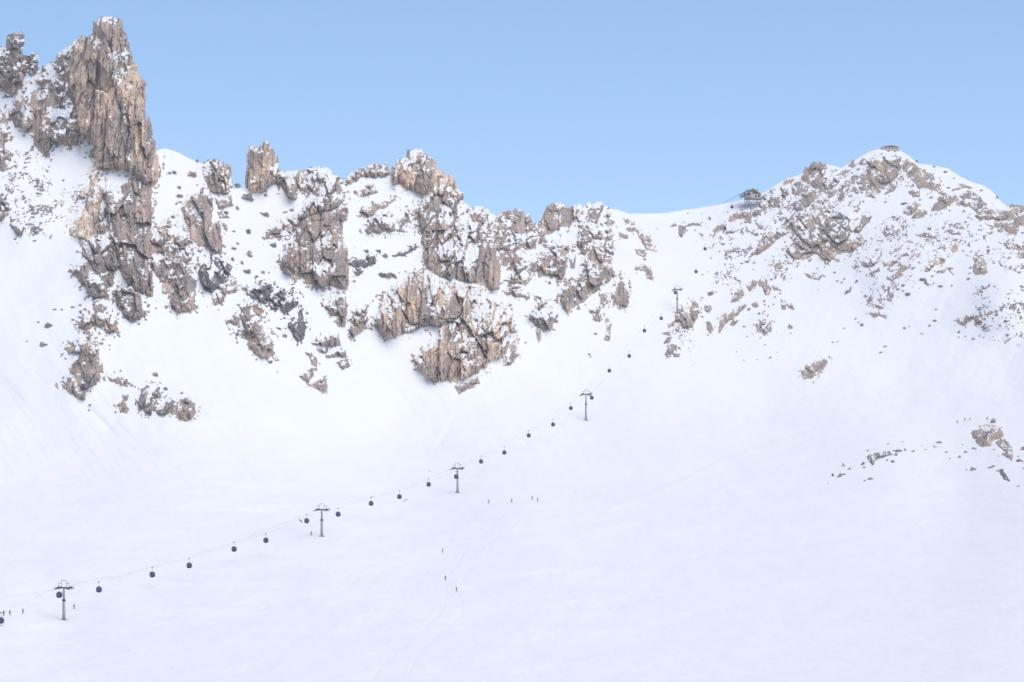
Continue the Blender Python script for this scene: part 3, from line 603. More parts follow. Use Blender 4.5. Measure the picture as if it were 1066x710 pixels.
terr = mesh_obj('snow_mountain', V.reshape(-1, 3), fc, m_snow, smooth=True)
tag(terr, kind='structure')

# ------------------------------------------------------------------ crag bodies
TONE = {'warm': (.7, .42), 'brown': (.45, .10), 'grey': (.22, .02), 'dark': (.05, 0)}
c_dark = np.array((.14, .135, .14)); c_grey = np.array((.315, .278, .265)); c_brown = np.array((.46, .35, .295)); c_cream = np.array((.72, .555, .43))
# snow lying in hollows of the crags (positive) and bare faces (negative)
PATCH = [('A', .34, [(445,215),(520,200),(535,285),(485,350),(440,320)]), ('A', .2, [(365,335),(430,340),(440,430),(380,380)]), ('A', .25, [(395,150),(420,160),(425,240),(400,235)]),
         ('A', .25, [(450,590),(520,590),(560,650),(470,680)]), ('A', .2, [(500,420),(540,430),(530,520),(505,500)]), ('A', -.2, [(420,90),(440,90),(420,330),(400,330)]),
         ('A', -.2, [(360,430),(440,430),(440,600),(370,560)]), ('A', .3, [(200,440),(250,420),(240,490),(200,500)]),
         ('D', .2, [(520,450),(620,440),(600,520),(510,500)]), ('D', -.2, [(460,380),(600,370),(600,430),(450,440)]), ('D', .25, [(480,580),(560,540),(600,600),(520,650)]),
         ('F', .3, [(100,400),(125,400),(140,520),(115,520)]), ('F', .22, [(180,440),(280,400),(270,470),(180,520)]), ('F', -.3, [(270,430),(345,430),(345,560),(290,560)]),
         ('G', -.3, [(200,200),(290,200),(290,290),(215,280)]), ('G', -.3, [(270,420),(420,380),(430,480),(300,510)]), ('G', -.3, [(390,170),(425,170),(430,260),(395,270)])]
FLUTE = {'rock_tower': 1.0, 'rock_pinnacle': .8, 'rock_gendarme': .8, 'rock_columns': .9, 'rock_buttress': .85, 'rock_rib': .7, 'rock_wall': .7, 'rock_summit': .65, 'rock_thumb': .6}
def build_crag(i, spec):
    name, label, cat, cov, tone, ang, polys, Hfix = spec
    sd = 40 + 7 * i
    P = [[tp(pl[0], *q) for q in pl[1]] for pl in polys]
    covs = [pl[2] if len(pl) > 2 else cov for pl in polys]
    allp = np.array([q for p in P for q in p])
    x0, y0 = allp.min(0) - 9; x1, y1 = allp.max(0) + 9
    st = 0.55 if (x1 - x0) * (y1 - y0) > 900 else 0.42
    px, py = np.meshgrid(np.arange(x0, x1, st), np.arange(y0, y1, st))
    # pieces showing through the snow stay joined underneath it
    def dense(p):
        return np.array([(p[k][0] + (p[(k + 1) % len(p)][0] - p[k][0]) * f, p[k][1] + (p[(k + 1) % len(p)][1] - p[k][1]) * f) for k in range(len(p)) for f in (0, .25, .5, .75)])
    D_ = [dense(p) for p in P]; todo = set(range(1, len(P))); done = {0}; gap = 0
    while todo:
        best = min((float(np.sqrt(((D_[i2][:, None] - D_[j2][None]) ** 2).sum(-1)).min()), j2) for i2 in done for j2 in todo)
        gap = max(gap, best[0]); done.add(best[1]); todo.discard(best[1])
    RK = max(8.5 if max(float(sdf_poly(px, py, p_).max()) for p_ in P) > 2.2 else 1.2, gap / 2 + 1.6)
    wx = 1.9 * fbm(px / 6, py / 6, sd, 4); wy = 2.2 * fbm(px / 6, py / 6, sd + 1, 4)
    S = []; INR = []; skyk = 1 - sm(-6, 8, py - np.interp(px[0], SKY[:, 0], SKY[:, 1])[None])
    for p in P:
        s0 = sdf_poly(px, py, p); ir = max(s0.max(), .8); k = min(1, ir / 3.5)
        s = sdf_poly(px + wx * k, py + wy * k, p)
        s = s + k * (1.0 * fbm(px / 2.2, py / 2.2, sd + 3, 2)) + .8 + 1.3 * min(1, max(0, ir - 3) / 7) - skyk * (1.9 * sm(.05, .6, perlin(px / 2.7, py / 40, sd + 71)) + 2.0 * sm(.1, .5, perlin(px / 6.5, py / 60, sd + 72))) * min(1, ir / 6)
        S.append(s); INR.append(ir)
    S = np.stack(S); d = S.max(0)
    inr = np.array(INR)[S.argmax(0)]
    fill = np.array([len(pl) > 3 for pl in polys])          # general body of the crag, under its named faces
    sel = (S - np.where(fill[:, None, None] & (S[~fill].max(0) > 0)[None], 1000, 0)).argmax(0)
    inr = np.where(d < 0, np.maximum(inr, .8), inr)
    base = terrY(px, py)
    H = np.clip(.2 * inr + 1.2, 1.2, 4.5) if Hfix is None else np.minimum(Hfix, 1.4 + .6 * inr)
    dd = np.clip(d, -2, None)
    g = np.where(dd > 0, 1 - np.exp(-dd / (.16 * inr + .5)), dd * .8)
    # height within each crag: 0 at its upper edge, 1 at its foot
    tt = np.full(d.shape, .5)
    for k, p in enumerate(P):
        m = (S[k] > 0) & (sel == k)
        if not m.any(): continue
        top = np.where(m.any(0), m.argmax(0), 0); bot = np.where(m.any(0), m.shape[0] - 1 - m[::-1].argmax(0), 1)
        rows = np.arange(m.shape[0])[:, None]
        tk = (rows - top[None]) / np.maximum(bot - top, 1)[None]
        tt = np.where(m, tk, tt)
    skyrow = np.interp(px[0], SKY[:, 0], SKY[:, 1])
    below = sm(-4, 14, py - skyrow[None])
    g = g * (1 - below * .6 * (1 - sm(0, .7, tt)))
    a = math.radians(ang); u = px * math.cos(a) + py * math.sin(a); v = -px * math.sin(a) + py * math.cos(a)
    ks = float(np.clip(11 / max(INR), 1.0, 2.1)); u = u * ks; v = v * ks
    big = np.clip(inr / 9, .3, 1.0)
    fl = FLUTE.get(name, .45 if px.mean() < 690 else .2)
    v0 = v; v = v * (1 - .62 * fl)
    amp = sm(0, 2.0, d)
    wu = u + 1.6 * fbm(u / 7, v0 / 7, sd, 3); wv = v + 1.6 * fbm(u / 7, v0 / 7, sd + 4, 3)
    f1, cv, ce = facets(wu / 12, wv / 17, sd + 5)
    f2, cv2, ce2 = facets(wu / 5, wv / 7.5, sd + 6)
    f3, cv3, ce3 = facets(wu / 2.1, wv / 2.9, sd + 7)
    rel = 5.6 * f1 - 1.6 * np.exp(-ce * 15) + 2.1 * f2 - .4 * np.exp(-ce2 * 12) + .95 * f3
    cv = cv + .5; cv2 = cv2 + .5
    Lp = 17.0
    ph = (v + 6 * fbm(u / 16, v / 16, sd + 9, 3) + 14 * cv) / Lp
    s = ph - np.floor(ph); saw = np.where(s < .2, s / .2, 1 - (s - .2) / .8) - .5
    rel += 2.8 * saw * (1 - .6 * fl) * (.35 if ang <= -30 else 1)
    ph = (v + 4 * fbm(u / 6, v / 6, sd + 11, 3) + 6 * cv2) / 6.5
    s = ph - np.floor(ph); saw2 = np.where(s < .25, s / .25, 1 - (s - .25) / .75) - .5
    rel += 1.1 * saw2 * (1 - .4 * fl)
    rel += .6 * fbm(u / 5, v / 8, sd + 13, 3) + .5 * fbm(u / 1.3, v0 / 1.9, sd + 15, 2)
    if px.mean() > 690: rel = rel * .72
    relief = H * g + rel * big * amp
    frg = np.minimum(1.5, 3.2 * (fbm(u / 4.5, v0 / 3.2, sd + 41, 4) + .5 * f2 - .14 - .22 * (1 - sm(3, 8, inr)) + .30 * fbm(px / 22, py / 22, sd + 45, 2) + (.05 + .06 * (1 - sm(3, 8, inr))) * np.minimum(d, 0)) + .5 * perlin(u / 1.3, v0 / 1.1, sd + 43))
    frg = np.maximum(frg, -3.5)
    frg = np.where(py > 436, -3.5, frg)
    out = np.where(inr > 2.2, frg, np.maximum(d * 1.6, -3.5))
    out = np.where(d < -9, -3.5, out)
    relief = np.where(d > 0, np.maximum(relief, .25 * H * g), np.where(d > -.6, np.maximum(out, dd), out))
    cvm = np.array(covs)[sel]
    speck = (cvm >= .55) & (d > -6)
    if speck.any():
        nn = .5 * fbm(u / 18, v0 / 12, sd + 55, 2) + .25 * f2 + .6 * fbm(u / 4.4, v0 / 2.0, sd + 51, 4) + .35 * fbm(u / 1.8, v0 / 1.4, sd + 53, 2) - .04 * np.maximum(-d, 0)
        th = np.quantile(nn[speck & (d > 0)], np.clip(cvm.max() * .95, 0, .95))
        relief = np.where(speck, np.clip(4.0 * (nn - th), -3.5, 1.1), relief)
    front = base - relief
    back = np.maximum(base + np.maximum(relief, 0) * .8 + .4, front + .8)
    keep = (d > -1.2) | ((d > -RK) & (py > skyrow[None] + 3))
    # normals of the front sheet
    Pf = np.stack([(px - CX) / F * front, front, (HZ - py) / F * front], -1)
    du = np.gradient(Pf, axis=1); dv = np.gradient(Pf, axis=0)
    n = np.cross(dv, du); n /= np.linalg.norm(n, axis=-1, keepdims=True) + 1e-9
    n *= np.sign(-n[..., 1:2] + 1e-9)          # towards the viewer's side of the sheet
    nz = n[..., 2]
    nzs = nz.copy()
    for _ in range(5):
        q = np.pad(nzs, 1, mode='edge'); nzs = (q[:-2, 1:-1] + q[2:, 1:-1] + q[1:-1, :-2] + q[1:-1, 2:] + q[1:-1, 1:-1]) / 5
    score = .8 * nzs + .45 * fbm(u / 12, v / 8, sd + 21, 3) + (.42 * sm(-.3, .3, fbm(u / 15, v / 15, sd + 25, 2)) + .17) * fbm(u / 3.2, v0 / 1.9, sd + 23, 3) + .1 * saw + .12 * below * (1 - sm(0, .35, tt)) - .12 * sm(.75, 1, tt)
    for (ptl, pdl, ppts) in PATCH:
        q = [tp(ptl, *z) for z in ppts]; qa = np.array(q)
        if qa[:, 0].max() < x0 or qa[:, 0].min() > x1 or qa[:, 1].max() < y0 or qa[:, 1].min() > y1: continue
        score = score + pdl * sm(-2.5, 2.5, sdf_poly(px + wx, py + wy, q))
    snow = np.full(score.shape, -1.0)
    for k in range(len(P)):
        m = (sel == k) & (d > 0)
        if m.sum() < 4: continue
        cvk = covs[k] + .03 if covs[k] >= .12 else covs[k]
        thr = np.quantile(score[m], 1 - cvk)
        mm = sel == k
        snow[mm] = score[mm] - thr if covs[k] < .55 else score[mm] - np.quantile(score[m], .8)
    # colour of the stone itself
    w0, cr0 = TONE[tone]
    q1 = fbm(u / 14, v / 22, sd + 31, 3); q2 = fbm(u / 3.0, v / 16, sd + 33, 3); q3 = fbm(u / 20, v / 20, sd + 35, 2)
    wb = np.clip(w0 + .9 * q1 + .5 * q2, 0, 1)[..., None]
    wc = np.clip((cr0 + 1.3 * q3 + .9 * q2 - .25) * 1.6, 0, 1)[..., None] * (1 if tone in ('warm',) else .45 if tone == 'brown' else 0)
    wd = np.clip((-.25 - 1.0 * q2 - .8 * fbm(u / 9, v / 9, sd + 37, 3) + (.75 if tone == 'dark' else .18 if tone == 'grey' else 0)) * 1.8, 0, .9)[..., None]
    gr = 1 + .30 * fbm(u / 1.4, v0 / 1.6, sd + 61, 2) + .16 * fbm(u / 6, v / 9, sd + 63, 2)
    col = c_grey * (1 - wb) + c_brown * wb
    col = col * (1 - wc) + c_cream * wc
    col = col * (1 - wd) + c_dark * wd
    col = np.clip(col * gr[..., None], .03, .75)
    # mesh: front and back sheet meeting at the outline
    kq = keep[:-1, :-1] & keep[1:, :-1] & keep[1:, 1:] & keep[:-1, 1:]
    ok = np.zeros(keep.shape, bool)
    ok[:-1, :-1] |= kq; ok[1:, :-1] |= kq; ok[1:, 1:] |= kq; ok[:-1, 1:] |= kq
    full = np.ones(keep.shape, int)
    qp = np.pad(kq, 1)
    cnt = qp[:-1, :-1].astype(int) + qp[1:, :-1] + qp[1:, 1:] + qp[:-1, 1:]
    rim = ok & (cnt < 4)
    front = np.where(rim, np.maximum(front, base + .5), front); back = np.where(rim, front, back)
    ids = -np.ones(keep.shape, int); ids[ok] = np.arange(ok.sum())
    ids2 = ids.copy(); inner = ok & ~rim
    ids2[inner] = ok.sum() + np.arange(inner.sum())
    def pos(Yv, m): return np.stack([(px[m] - CX) / F * Yv[m], Yv[m], (HZ - py[m]) / F * Yv[m]], -1)
    verts = np.concatenate([pos(front, ok), pos(back, inner)])
    q = lambda I: np.stack([I[:-1, :-1][kq], I[1:, :-1][kq], I[1:, 1:][kq], I[:-1, 1:][kq]], -1)
    faces = np.concatenate([q(ids), q(ids2)[:, ::-1]])
    org = verts.mean(0); 
    o = mesh_obj(name, verts - org, faces, m_rock, smooth=False)
    o.location = org
    me = o.data
    at = me.attributes.new('snow', 'FLOAT', 'POINT'); at.data.foreach_set('value', np.concatenate([snow[ok], snow[inner]]).astype(np.float32))
    cc = np.concatenate([col[ok], col[inner]]); cc = np.concatenate([cc, np.ones((len(cc), 1))], 1)
    at = me.attributes.new('rock_colour', 'FLOAT_COLOR', 'POINT'); at.data.foreach_set('color', cc.astype(np.float32).ravel())
    tag(o, label, cat)
for i, c in enumerate(CR): build_crag(i, c)

# ------------------------------------------------------------------ loose boulders
protos = []
for k in range(8):
    bm = bmesh.new(); bmesh.ops.create_icosphere(bm, subdivisions=3, radius=1.0)
    for v in bm.verts:
        p = v.co.copy()
        dsp = .85 + .75 * float(perlin(np.array([p.x * 1.6 + k * 5]), np.array([p.y * 1.6 + p.z * 2.1]), 3)[0]) + .38 * float(perlin(np.array([p.x * 4 + p.z * 3]), np.array([p.y * 4 + k * 3]), 5)[0])
        v.co = Vector((round(p.x * 3.2) / 3.2 * .35 + p.x * .65, round(p.y * 3.2) / 3.2 * .35 + p.y * .65, round(p.z * 3.2) / 3.2 * .35 + p.z * .65)) * dsp
    me = bpy.data.meshes.new('boulder'); bm.normal_update(); bm.to_mesh(me); bm.free(); me.materials.append(m_rock)
    nrm = np.array([v.normal.z for v in me.vertices]); co = np.array([v.co[:] for v in me.vertices])
    at = me.attributes.new('snow', 'FLOAT', 'POINT'); at.data.foreach_set('value', (.5 * nrm - .33 + .25 * perlin(co[:, 0] * 2, co[:, 1] * 2 + k, 9)).astype(np.float32))
    wv = np.clip(.3 + .1 * (k % 4) + .3 * perlin(co[:, 0] * 2, co[:, 2] * 2, 3), 0, 1)[:, None]
    base_c = c_grey if k < 4 else c_brown
    cc = base_c * (1 - wv * .4) + c_dark * wv * .4; cc = np.concatenate([cc, np.ones((len(cc), 1))], 1)
    at = me.attributes.new('rock_colour', 'FLOAT_COLOR', 'POINT'); at.data.foreach_set('color', cc.astype(np.float32).ravel())
    protos.append(me)
BL = {'left': ('small rock poking out of the snow around the low rocks on the left slope', 'small rocks on the lower left snow slope'),
      'gully': ('small rock poking out of the snow in the gullies around the left rock walls', 'small rocks in the left gullies'),
      'centre': ('small rock poking out of the snow around the central buttresses', 'small rocks around the central buttresses'),
      'right': ('small rock poking out of the steep snow face of the right mountain', 'small rocks on the right mountain face'),
      'hump': ('small dark rock poking out of the near snow hump at the right edge', 'small rocks on the near snow hump')}
rb = random.Random(3)
for region, tl, x, y, rx, ry, tilt in BD:
    if rx < 1: continue
    s = TL[tl][2]; px, py = tp(tl, x, y)
    gp = ground(px, py); mpp = gp[1] / F
    o = bpy.data.objects.new('boulder', rb.choice(protos)); COL.objects.link(o)
    if region == 'hump': rx *= 1.4; ry *= 1.5
    a, b_ = rx / s * mpp * (.7 if region == 'right' else .82), ((ry * .7 + rx * .15 + .8) * .9 if not tilt else ry * .8) / s * mpp
    o.scale = (a, max(a, b_) * .9, b_)
    o.rotation_euler = (rb.uniform(-.3, .3), math.radians(tilt) + rb.uniform(-.25, .25), rb.uniform(-.3, .3) + rb.choice((0, math.pi)))
    o.location = (gp[0], gp[1] - .15 * max(a, b_), gp[2])
    tag(o, BL[region][0], 'rock', BL[region][1])

# ------------------------------------------------------------------ gondola lift
ldir = Vector((-LA * 0 + LB, 1, 0)).normalized()        # plan direction of the lift, up the valley
lnor = Vector((ldir.y, -ldir.x, 0))                      # to its right
LANG = math.atan2(-ldir.x, ldir.y)                       # rz so that local +Y runs along the line
GAUGE = 2.35
def line_point(px, off):
    """point of the rope plane (offset to the right of the axis) seen at column px: plan only"""
    # axis: X = LA + LB*Y
    k = (px - CX) / F
    c0 = Vector((LA, 0, 0)) + lnor * off
    Y = (c0.x - LB * c0.y) / (k - LB)
    return k * Y, Y

def make_tower(hgt, slope):
    def tilt(bm, x):
        m = Matrix.Translation((x, 0, hgt)) @ Matrix.Rotation(slope, 4, 'X') @ Matrix.Translation((-x, 0, -hgt))
        for v in bm.verts: v.co = m @ v.co
    root = empty('lift_tower', (0, 0, 0), LANG)
    bm = bmesh.new(); tube(bm, (0, 0, .2), (0, 0, hgt * .62), .62, .5, 16); tube(bm, (0, 0, hgt * .62), (0, 0, hgt), .46, .34, 16)
    bm_obj('pole', bm, m_pole, root, True)
    bm = bmesh.new(); tube(bm, (0, 0, hgt * .62 - .22), (0, 0, hgt * .62 + .22), .68, .68, 16)
    for k in range(12):
        a_ = k * math.pi / 6; tube(bm, (.6 * math.cos(a_), .6 * math.sin(a_), hgt * .62 - .3), (.6 * math.cos(a_), .6 * math.sin(a_), hgt * .62 + .3), .05, seg=6)
    bm_obj('flange', bm, m_dark, root)
    bm = bmesh.new(); box(bm, (0, 0, -1.2), (2.6, 2.6, 3.0), taper=.8); bm_obj('foundation', bm, m_conc, root)
    # crossarm, slightly raised in the middle
    bm = bmesh.new()
    box(bm, (-GAUGE * .52, 0, hgt + .05), (GAUGE * 1.06, .55, .5), Matrix.Rotation(-.07, 4, 'Y'))
    box(bm, (GAUGE * .52, 0, hgt + .05), (GAUGE * 1.06, .55, .5), Matrix.Rotation(.07, 4, 'Y'))
    bm_obj('crossarm', bm, m_dark, root)
    for sx in (-1, 1):
        bm = bmesh.new()
        x = sx * GAUGE
        box(bm, (x, 0, hgt - .12), (.16, 4.6, .30))
        for yy in (-1.4, 1.4): box(bm, (x, yy, hgt + .12), (.22, 1.5, .2))
        box(bm, (x, 0, hgt + .15), (.3, .8, .7))
        tilt(bm, x); sa = bm_obj('sheave_assembly', bm, m_dark, root)
        for q in range(8):
            yy = -2.03 + q * .58
            bm = bmesh.new(); tube(bm, (x - sx * .18, yy, hgt + .12), (x - sx * .34, yy, hgt + .12), .27, seg=14)
            tilt(bm, x); bm_obj('sheave', bm, m_dark, sa)
        # catwalk beside the wheels
        bm = bmesh.new(); box(bm, (x + sx * .62, 0, hgt - .35), (.6, 4.6, .08))
        for yy in (-2.2, -1.1, 0, 1.1, 2.2): tube(bm, (x + sx * .9, yy, hgt - .35), (x + sx * .9, yy, hgt + .7), .03, seg=6)
        tube(bm, (x + sx * .9, -2.3, hgt + .7), (x + sx * .9, 2.3, hgt + .7), .035, seg=6)
        tilt(bm, x); bm_obj('catwalk', bm, m_steel, root)
    # lifting frame above the arm
    bm = bmesh.new()
    for sx in (-1, 1):
        tube(bm, (sx * .95, 0, hgt + .2), (sx * .95, 0, hgt + 2.7), .09, seg=8)
        tube(bm, (sx * 2.0, 0, hgt + .2), (sx * 1.9, 0, hgt + 1.75), .08, seg=8)
        tube(bm, (sx * .95, 0, hgt + 1.75), (sx * 2.5, 0, hgt + 1.75), .09, seg=8)
    tube(bm, (-1.0, 0, hgt + 2.7), (1.0, 0, hgt + 2.7), .1, seg=8)
    bm_obj('lifting_frame', bm, m_steel, root)
    bm = bmesh.new()
    for sx in (-.2, .2): tube(bm, (sx, -.72, 1.2), (sx, -.5, hgt), .03, seg=5)
    for k in range(int(hgt / .35) - 3): 
        zz = 1.4 + k * .35; yy = -.72 + .22 * (zz - 1.2) / (hgt - 1.2); tube(bm, (-.2, yy, zz), (.2, yy, zz), .02, seg=5)
    bm_obj('ladder', bm, m_steel, root)
    return root
TLAB = ['lowest lift tower on the valley floor at the left edge', 'second lift tower from the bottom, above the left snowfield', 'middle lift tower with a cabin in front of its pole',
        'fourth lift tower from the bottom, on the slope below the leaning rock tower', 'highest lift tower, standing on a brown rock knob']
saddles = {-1: [], 1: []}
for (px, pt, pb), lab, slp in zip(TOW, TLAB, (.12, .16, .22, .36, .36)):
    Y = lineY(px); bse = Vector(P3(px, pb, Y)); top = P3(px, pt, Y)[2]
    hgt = top - bse.z
    tw = make_tower(hgt, slp); tw.location = bse
    tag(tw, lab, 'lift tower', 'towers of the gondola lift')
    for sx in (-1, 1):
        w = bse + lnor * (sx * GAUGE); w.z = top + .4
        saddles[sx].append((px, w))

# cabins: prototype hangs from its grip at the origin
def make_cabin():
    root = empty('gondola_cabin', (0, 0, 0), LANG)
    nu, nv = 40, 28
    cz = -2.95
    def sup(th, ph):
        def sp(c, e): return math.copysign(abs(c) ** e, c)
        return Vector((1.12 * sp(math.cos(ph), .7) * sp(math.cos(th), .75), 1.18 * sp(math.cos(ph), .7) * sp(math.sin(th), .75), cz + 1.22 * sp(math.sin(ph), .8)))
    parts = {}
    for j in range(nv):
        for i in range(nu):
            th0, th1 = 2 * math.pi * i / nu, 2 * math.pi * (i + 1) / nu
            p0, p1 = -math.pi / 2 + math.pi * j / nv, -math.pi / 2 + math.pi * (j + 1) / nv
            pm = (p0 + p1) / 2; side = int(((i + 5) % nu) // 10); k10 = (i + 5) % 10
            if pm > 1.02: key = 'roof'
            elif -.25 < pm < .85 and 1 <= k10 <= 8: key = 'window%d' % side
            elif side == 0 and -1.0 < pm <= -.25 and 1 <= k10 <= 8: key = 'door'
            else: key = 'shell'
            bm = parts.setdefault(key, bmesh.new())
            f = 1.0 if key in ('shell', 'roof', 'door') else .985
            q = []
            for (a_, b_) in ((th0, p0), (th1, p0), (th1, p1), (th0, p1)):
                w = sup(a_, b_); w = Vector((w.x * f, w.y * f, cz + (w.z - cz) * f)); q.append(bm.verts.new(w))
            bm.faces.new(q)
    door = None
    for key, bm in parts.items():
        bmesh.ops.remove_doubles(bm, verts=bm.verts, dist=1e-4)
        bmesh.ops.dissolve_degenerate(bm, edges=bm.edges, dist=1e-4)
    shell = bm_obj('shell', parts['shell'], m_navy, root, True)
    bm_obj('roof', parts['roof'], m_dark, root, True)
    door = bm_obj('door', parts['door'], m_navy, root, True)
    bm_obj('window', parts['window0'], m_glass, door, True)
    for k in (1, 2, 3): bm_obj('window', parts['window%d' % k], m_glass, root, True)
    bm = bmesh.new(); tube(bm, (0, 0, -1.75), (0, 0, -.55), .07, .06, 8); tube(bm, (0, 0, -.55), (-.12, 0, -.05), .06, .06, 8)
    box(bm, (0, 0, -1.72), (.5, 1.2, .12)); bm_obj('hanger_arm', bm, m_steel, root)
    bm = bmesh.new(); box(bm, (-.06, 0, 0), (.26, .8, .3)); tube(bm, (-.2, .3, .12), (.1, .3, .12), .14); tube(bm, (-.2, -.3, .12), (.1, -.3, .12), .14); bm_obj('grip', bm, m_dark, root)
    bm = bmesh.new()
    for k in range(5): tube(bm, (1.2, -.45 + k * .22, cz - .55), (1.24, -.45 + k * .22, cz + .2), .025, seg=5)
    tube(bm, (1.2, -.5, cz - .45), (1.2, .5, cz - .45), .03, seg=5); bm_obj('ski_rack', bm, m_steel, root)
    bm = bmesh.new(); box(bm, (.62, 0, cz - .35), (.5, 1.5, .12)); box(bm, (.84, 0, cz + .05), (.1, 1.5, .7)); bm_obj('bench', bm, m_dark, root)
    bm = bmesh.new(); tube(bm, (0, -.95, cz - 1.12), (0, .95, cz - 1.12), .09, seg=8); bm_obj('bumper', bm, m_dark, root)
    return root
CAB = [(1, 646.0, -1, 'cabin cut by the left edge of the picture, lowest of the lift'),
 (61.7, 619.3, -1, 'navy cabin hanging beside the pole of the lowest lift tower'),
 (103, 613.7, 1, 'first navy cabin uphill of the lowest lift tower'), (158.6, 598.1, -1, 'second navy cabin uphill of the lowest lift tower'),
 (197, 588.7, 1, 'third navy cabin uphill of the lowest lift tower'), (243.7, 571.6, -1, 'fourth navy cabin uphill of the lowest lift tower'),
 (276.8, 562.5, 1, 'fifth navy cabin uphill of the lowest lift tower'), (319.3, 542.2, -1, 'navy cabin just left of the second lift tower, next to a dark bird'),
 (352, 535.3, 1, 'navy cabin just right of the second lift tower'), (386.3, 524.1, -1, 'second navy cabin uphill of the second lift tower'),
 (415.8, 517.1, 1, 'third navy cabin uphill of the second lift tower'), (446.2, 504.3, -1, 'navy cabin next below the middle lift tower'),
 (474.8, 496.2, 1, 'navy cabin passing in front of the pole of the middle lift tower'), (500.8, 480.4, -1, 'first navy cabin uphill of the middle lift tower'),
 (525, 471.1, 1, 'second navy cabin uphill of the middle lift tower'), (550.4, 453.3, -1, 'third navy cabin uphill of the middle lift tower'),
 (575.7, 441.9, 1, 'second cabin below the fourth lift tower'), (594.2, 424.9, -1, 'cabin next below the fourth lift tower on its left'),
 (616, 414.0, 1, 'cabin touching the right arm of the fourth lift tower'), (634.3, 385.9, -1, 'first cabin uphill of the fourth lift tower'),
 (655, 370.6, 1, 'second cabin uphill of the fourth lift tower'), (670.8, 344.2, -1, 'cabin beside the snow gully, second below the highest lift tower'),
 (688.3, 331.4, 1, 'cabin next below the highest lift tower'), (703.0, 304.5, -1, 'cabin right under the arm of the highest lift tower'), (724.5, 282.7, 1, 'first small cabin uphill of the highest lift tower'),
 (733.9, 259.0, -1, 'second small cabin uphill of the highest lift tower'), (754.6, 237.5, 1, 'small cabin in front of the rocks below the upper station'),
 (762, 215.4, -1, 'topmost cabin, just below the upper station on the ridge')]
cab0 = make_cabin()
grips = {-1: [], 1: []}
for i, (px, py, sx, lab) in enumerate(CAB):
    o = cab0 if i == 0 else copy_tree(cab0)
    X_, Y_ = line_point(px, sx * GAUGE)
    z_ = (HZ - py) / F * Y_
    o.location = (X_, Y_, z_ + 2.95 * .93); o.scale = (.93, .93, .93)
    o.rotation_euler = (0, 0, LANG + random.uniform(-.05, .05))
    tag(o, lab, 'gondola cabin', 'cabins of the gondola lift')
    if i != 23: grips[sx].append((px, Vector((X_, Y_, z_ + 2.95 * .93))))
# ropes through the saddles and grips
STN = Vector(P3(772, 202.5, 2010.0))
for sx, lab in ((-1, 'left haul rope of the gondola lift, strung from the valley to the ridge'), (1, 'right haul rope of the gondola lift, strung from the valley to the ridge')):
    pts = [w for _, w in sorted(grips[sx] + saddles[sx], key=lambda q: q[1].y)]
    d0 = (pts[1] - pts[0]); pts = [pts[0] - d0 * (90 / d0.length)] + pts + [STN + lnor * sx * GAUGE]
    # smooth resampling
    dense = []
    for a_, b_ in zip(pts[:-1], pts[1:]):
        for k in range(6): dense.append(a_.lerp(b_, k / 6))
    dense.append(pts[-1])
    D = np.array([p[:] for p in dense])
    for _ in range(3):
        D[1:-1] = (D[:-2] + 2 * D[1:-1] + D[2:]) / 4
    bm = bmesh.new(); ring = None
    for k in range(len(D)):
        t_ = Vector(D[min(k + 1, len(D) - 1)] - D[max(k - 1, 0)]).normalized(); s_ = t_.cross(Vector((0, 0, 1))).normalized(); u_ = s_.cross(t_)
        rg = [bm.verts.new(Vector(D[k]) + (s_ * math.cos(j * math.pi / 3) + u_ * math.sin(j * math.pi / 3)) * .023) for j in range(6)]
        if ring:
            for j in range(6): bm.faces.new((ring[j], ring[(j + 1) % 6], rg[(j + 1) % 6], rg[j]))
        ring = rg
    tag(bm_obj('haul_rope', bm, m_rope), lab, 'rope', 'haul ropes of the gondola lift')

# ------------------------------------------------------------------ upper station
YS = 2028.0; mp_ = YS / F
def SP(px, py, dy=0): return Vector(P3(px, py, YS + dy))
o0 = SP(783, 206)
st_ = empty('lift_station', o0); st_.scale = (.9, .9, .9); tag(st_, 'upper lift station on stilts at the ridge, brown chalet roof beside grey wheel house', 'lift station')
def sbox(bm, x0, x1, y0, y1, d0, d1, taper=1.0):
    """box between photo columns/rows, depth range in metres"""
    a_ = Vector(((x0 + x1) / 2 - 783, 0, 206 - (y0 + y1) / 2)) * mp_
    box(bm, (a_.x, (d0 + d1) / 2, a_.z), ((x1 - x0) * mp_, d1 - d0, (y1 - y0) * mp_), None, taper)
bm = bmesh.new(); sbox(bm, 775, 783.5, 198.5, 205, 0, 8); bm_obj('wheel_house', bm, m_grey, st_)
bm = bmesh.new(); sbox(bm, 782.5, 790.5, 195.8, 201.5, 1.2, 8, .9); bm_obj('gable_wall', bm, m_wood, st_)
bm = bmesh.new(); sbox(bm, 781, 793.5, 201.4, 206, .9, 8.5); bm_obj('lower_wall', bm, m_pale, st_)
bm = bmesh.new(); sbox(bm, 774.5, 794.5, 205.9, 206.8, -.4, 9); bm_obj('platform', bm, m_conc, st_)
# wheel house canopy: slanting plates reaching out over the valley side
bm = bmesh.new()
box(bm, (-6.2, 3.6, 4.6), (8.6, 9, .45), Matrix.Rotation(-.55, 4, 'Y')); box(bm, (-2.2, 4, 6.0), (6.0, 9.5, .45), Matrix.Rotation(-.08, 4, 'Y'))
bm_obj('canopy', bm, m_grey, st_)
bm = bmesh.new()
for k in range(4): box(bm, (-7.8 + k * 1.5, 1.0, 2.6 + k * .55), (.5, .5, 2.4))
box(bm, (-6.4, 4, 1.9), (5.5, 10, .4), Matrix.Rotation(-.35, 4, 'Y'))
bm_obj('cable_guide', bm, m_dark, st_)
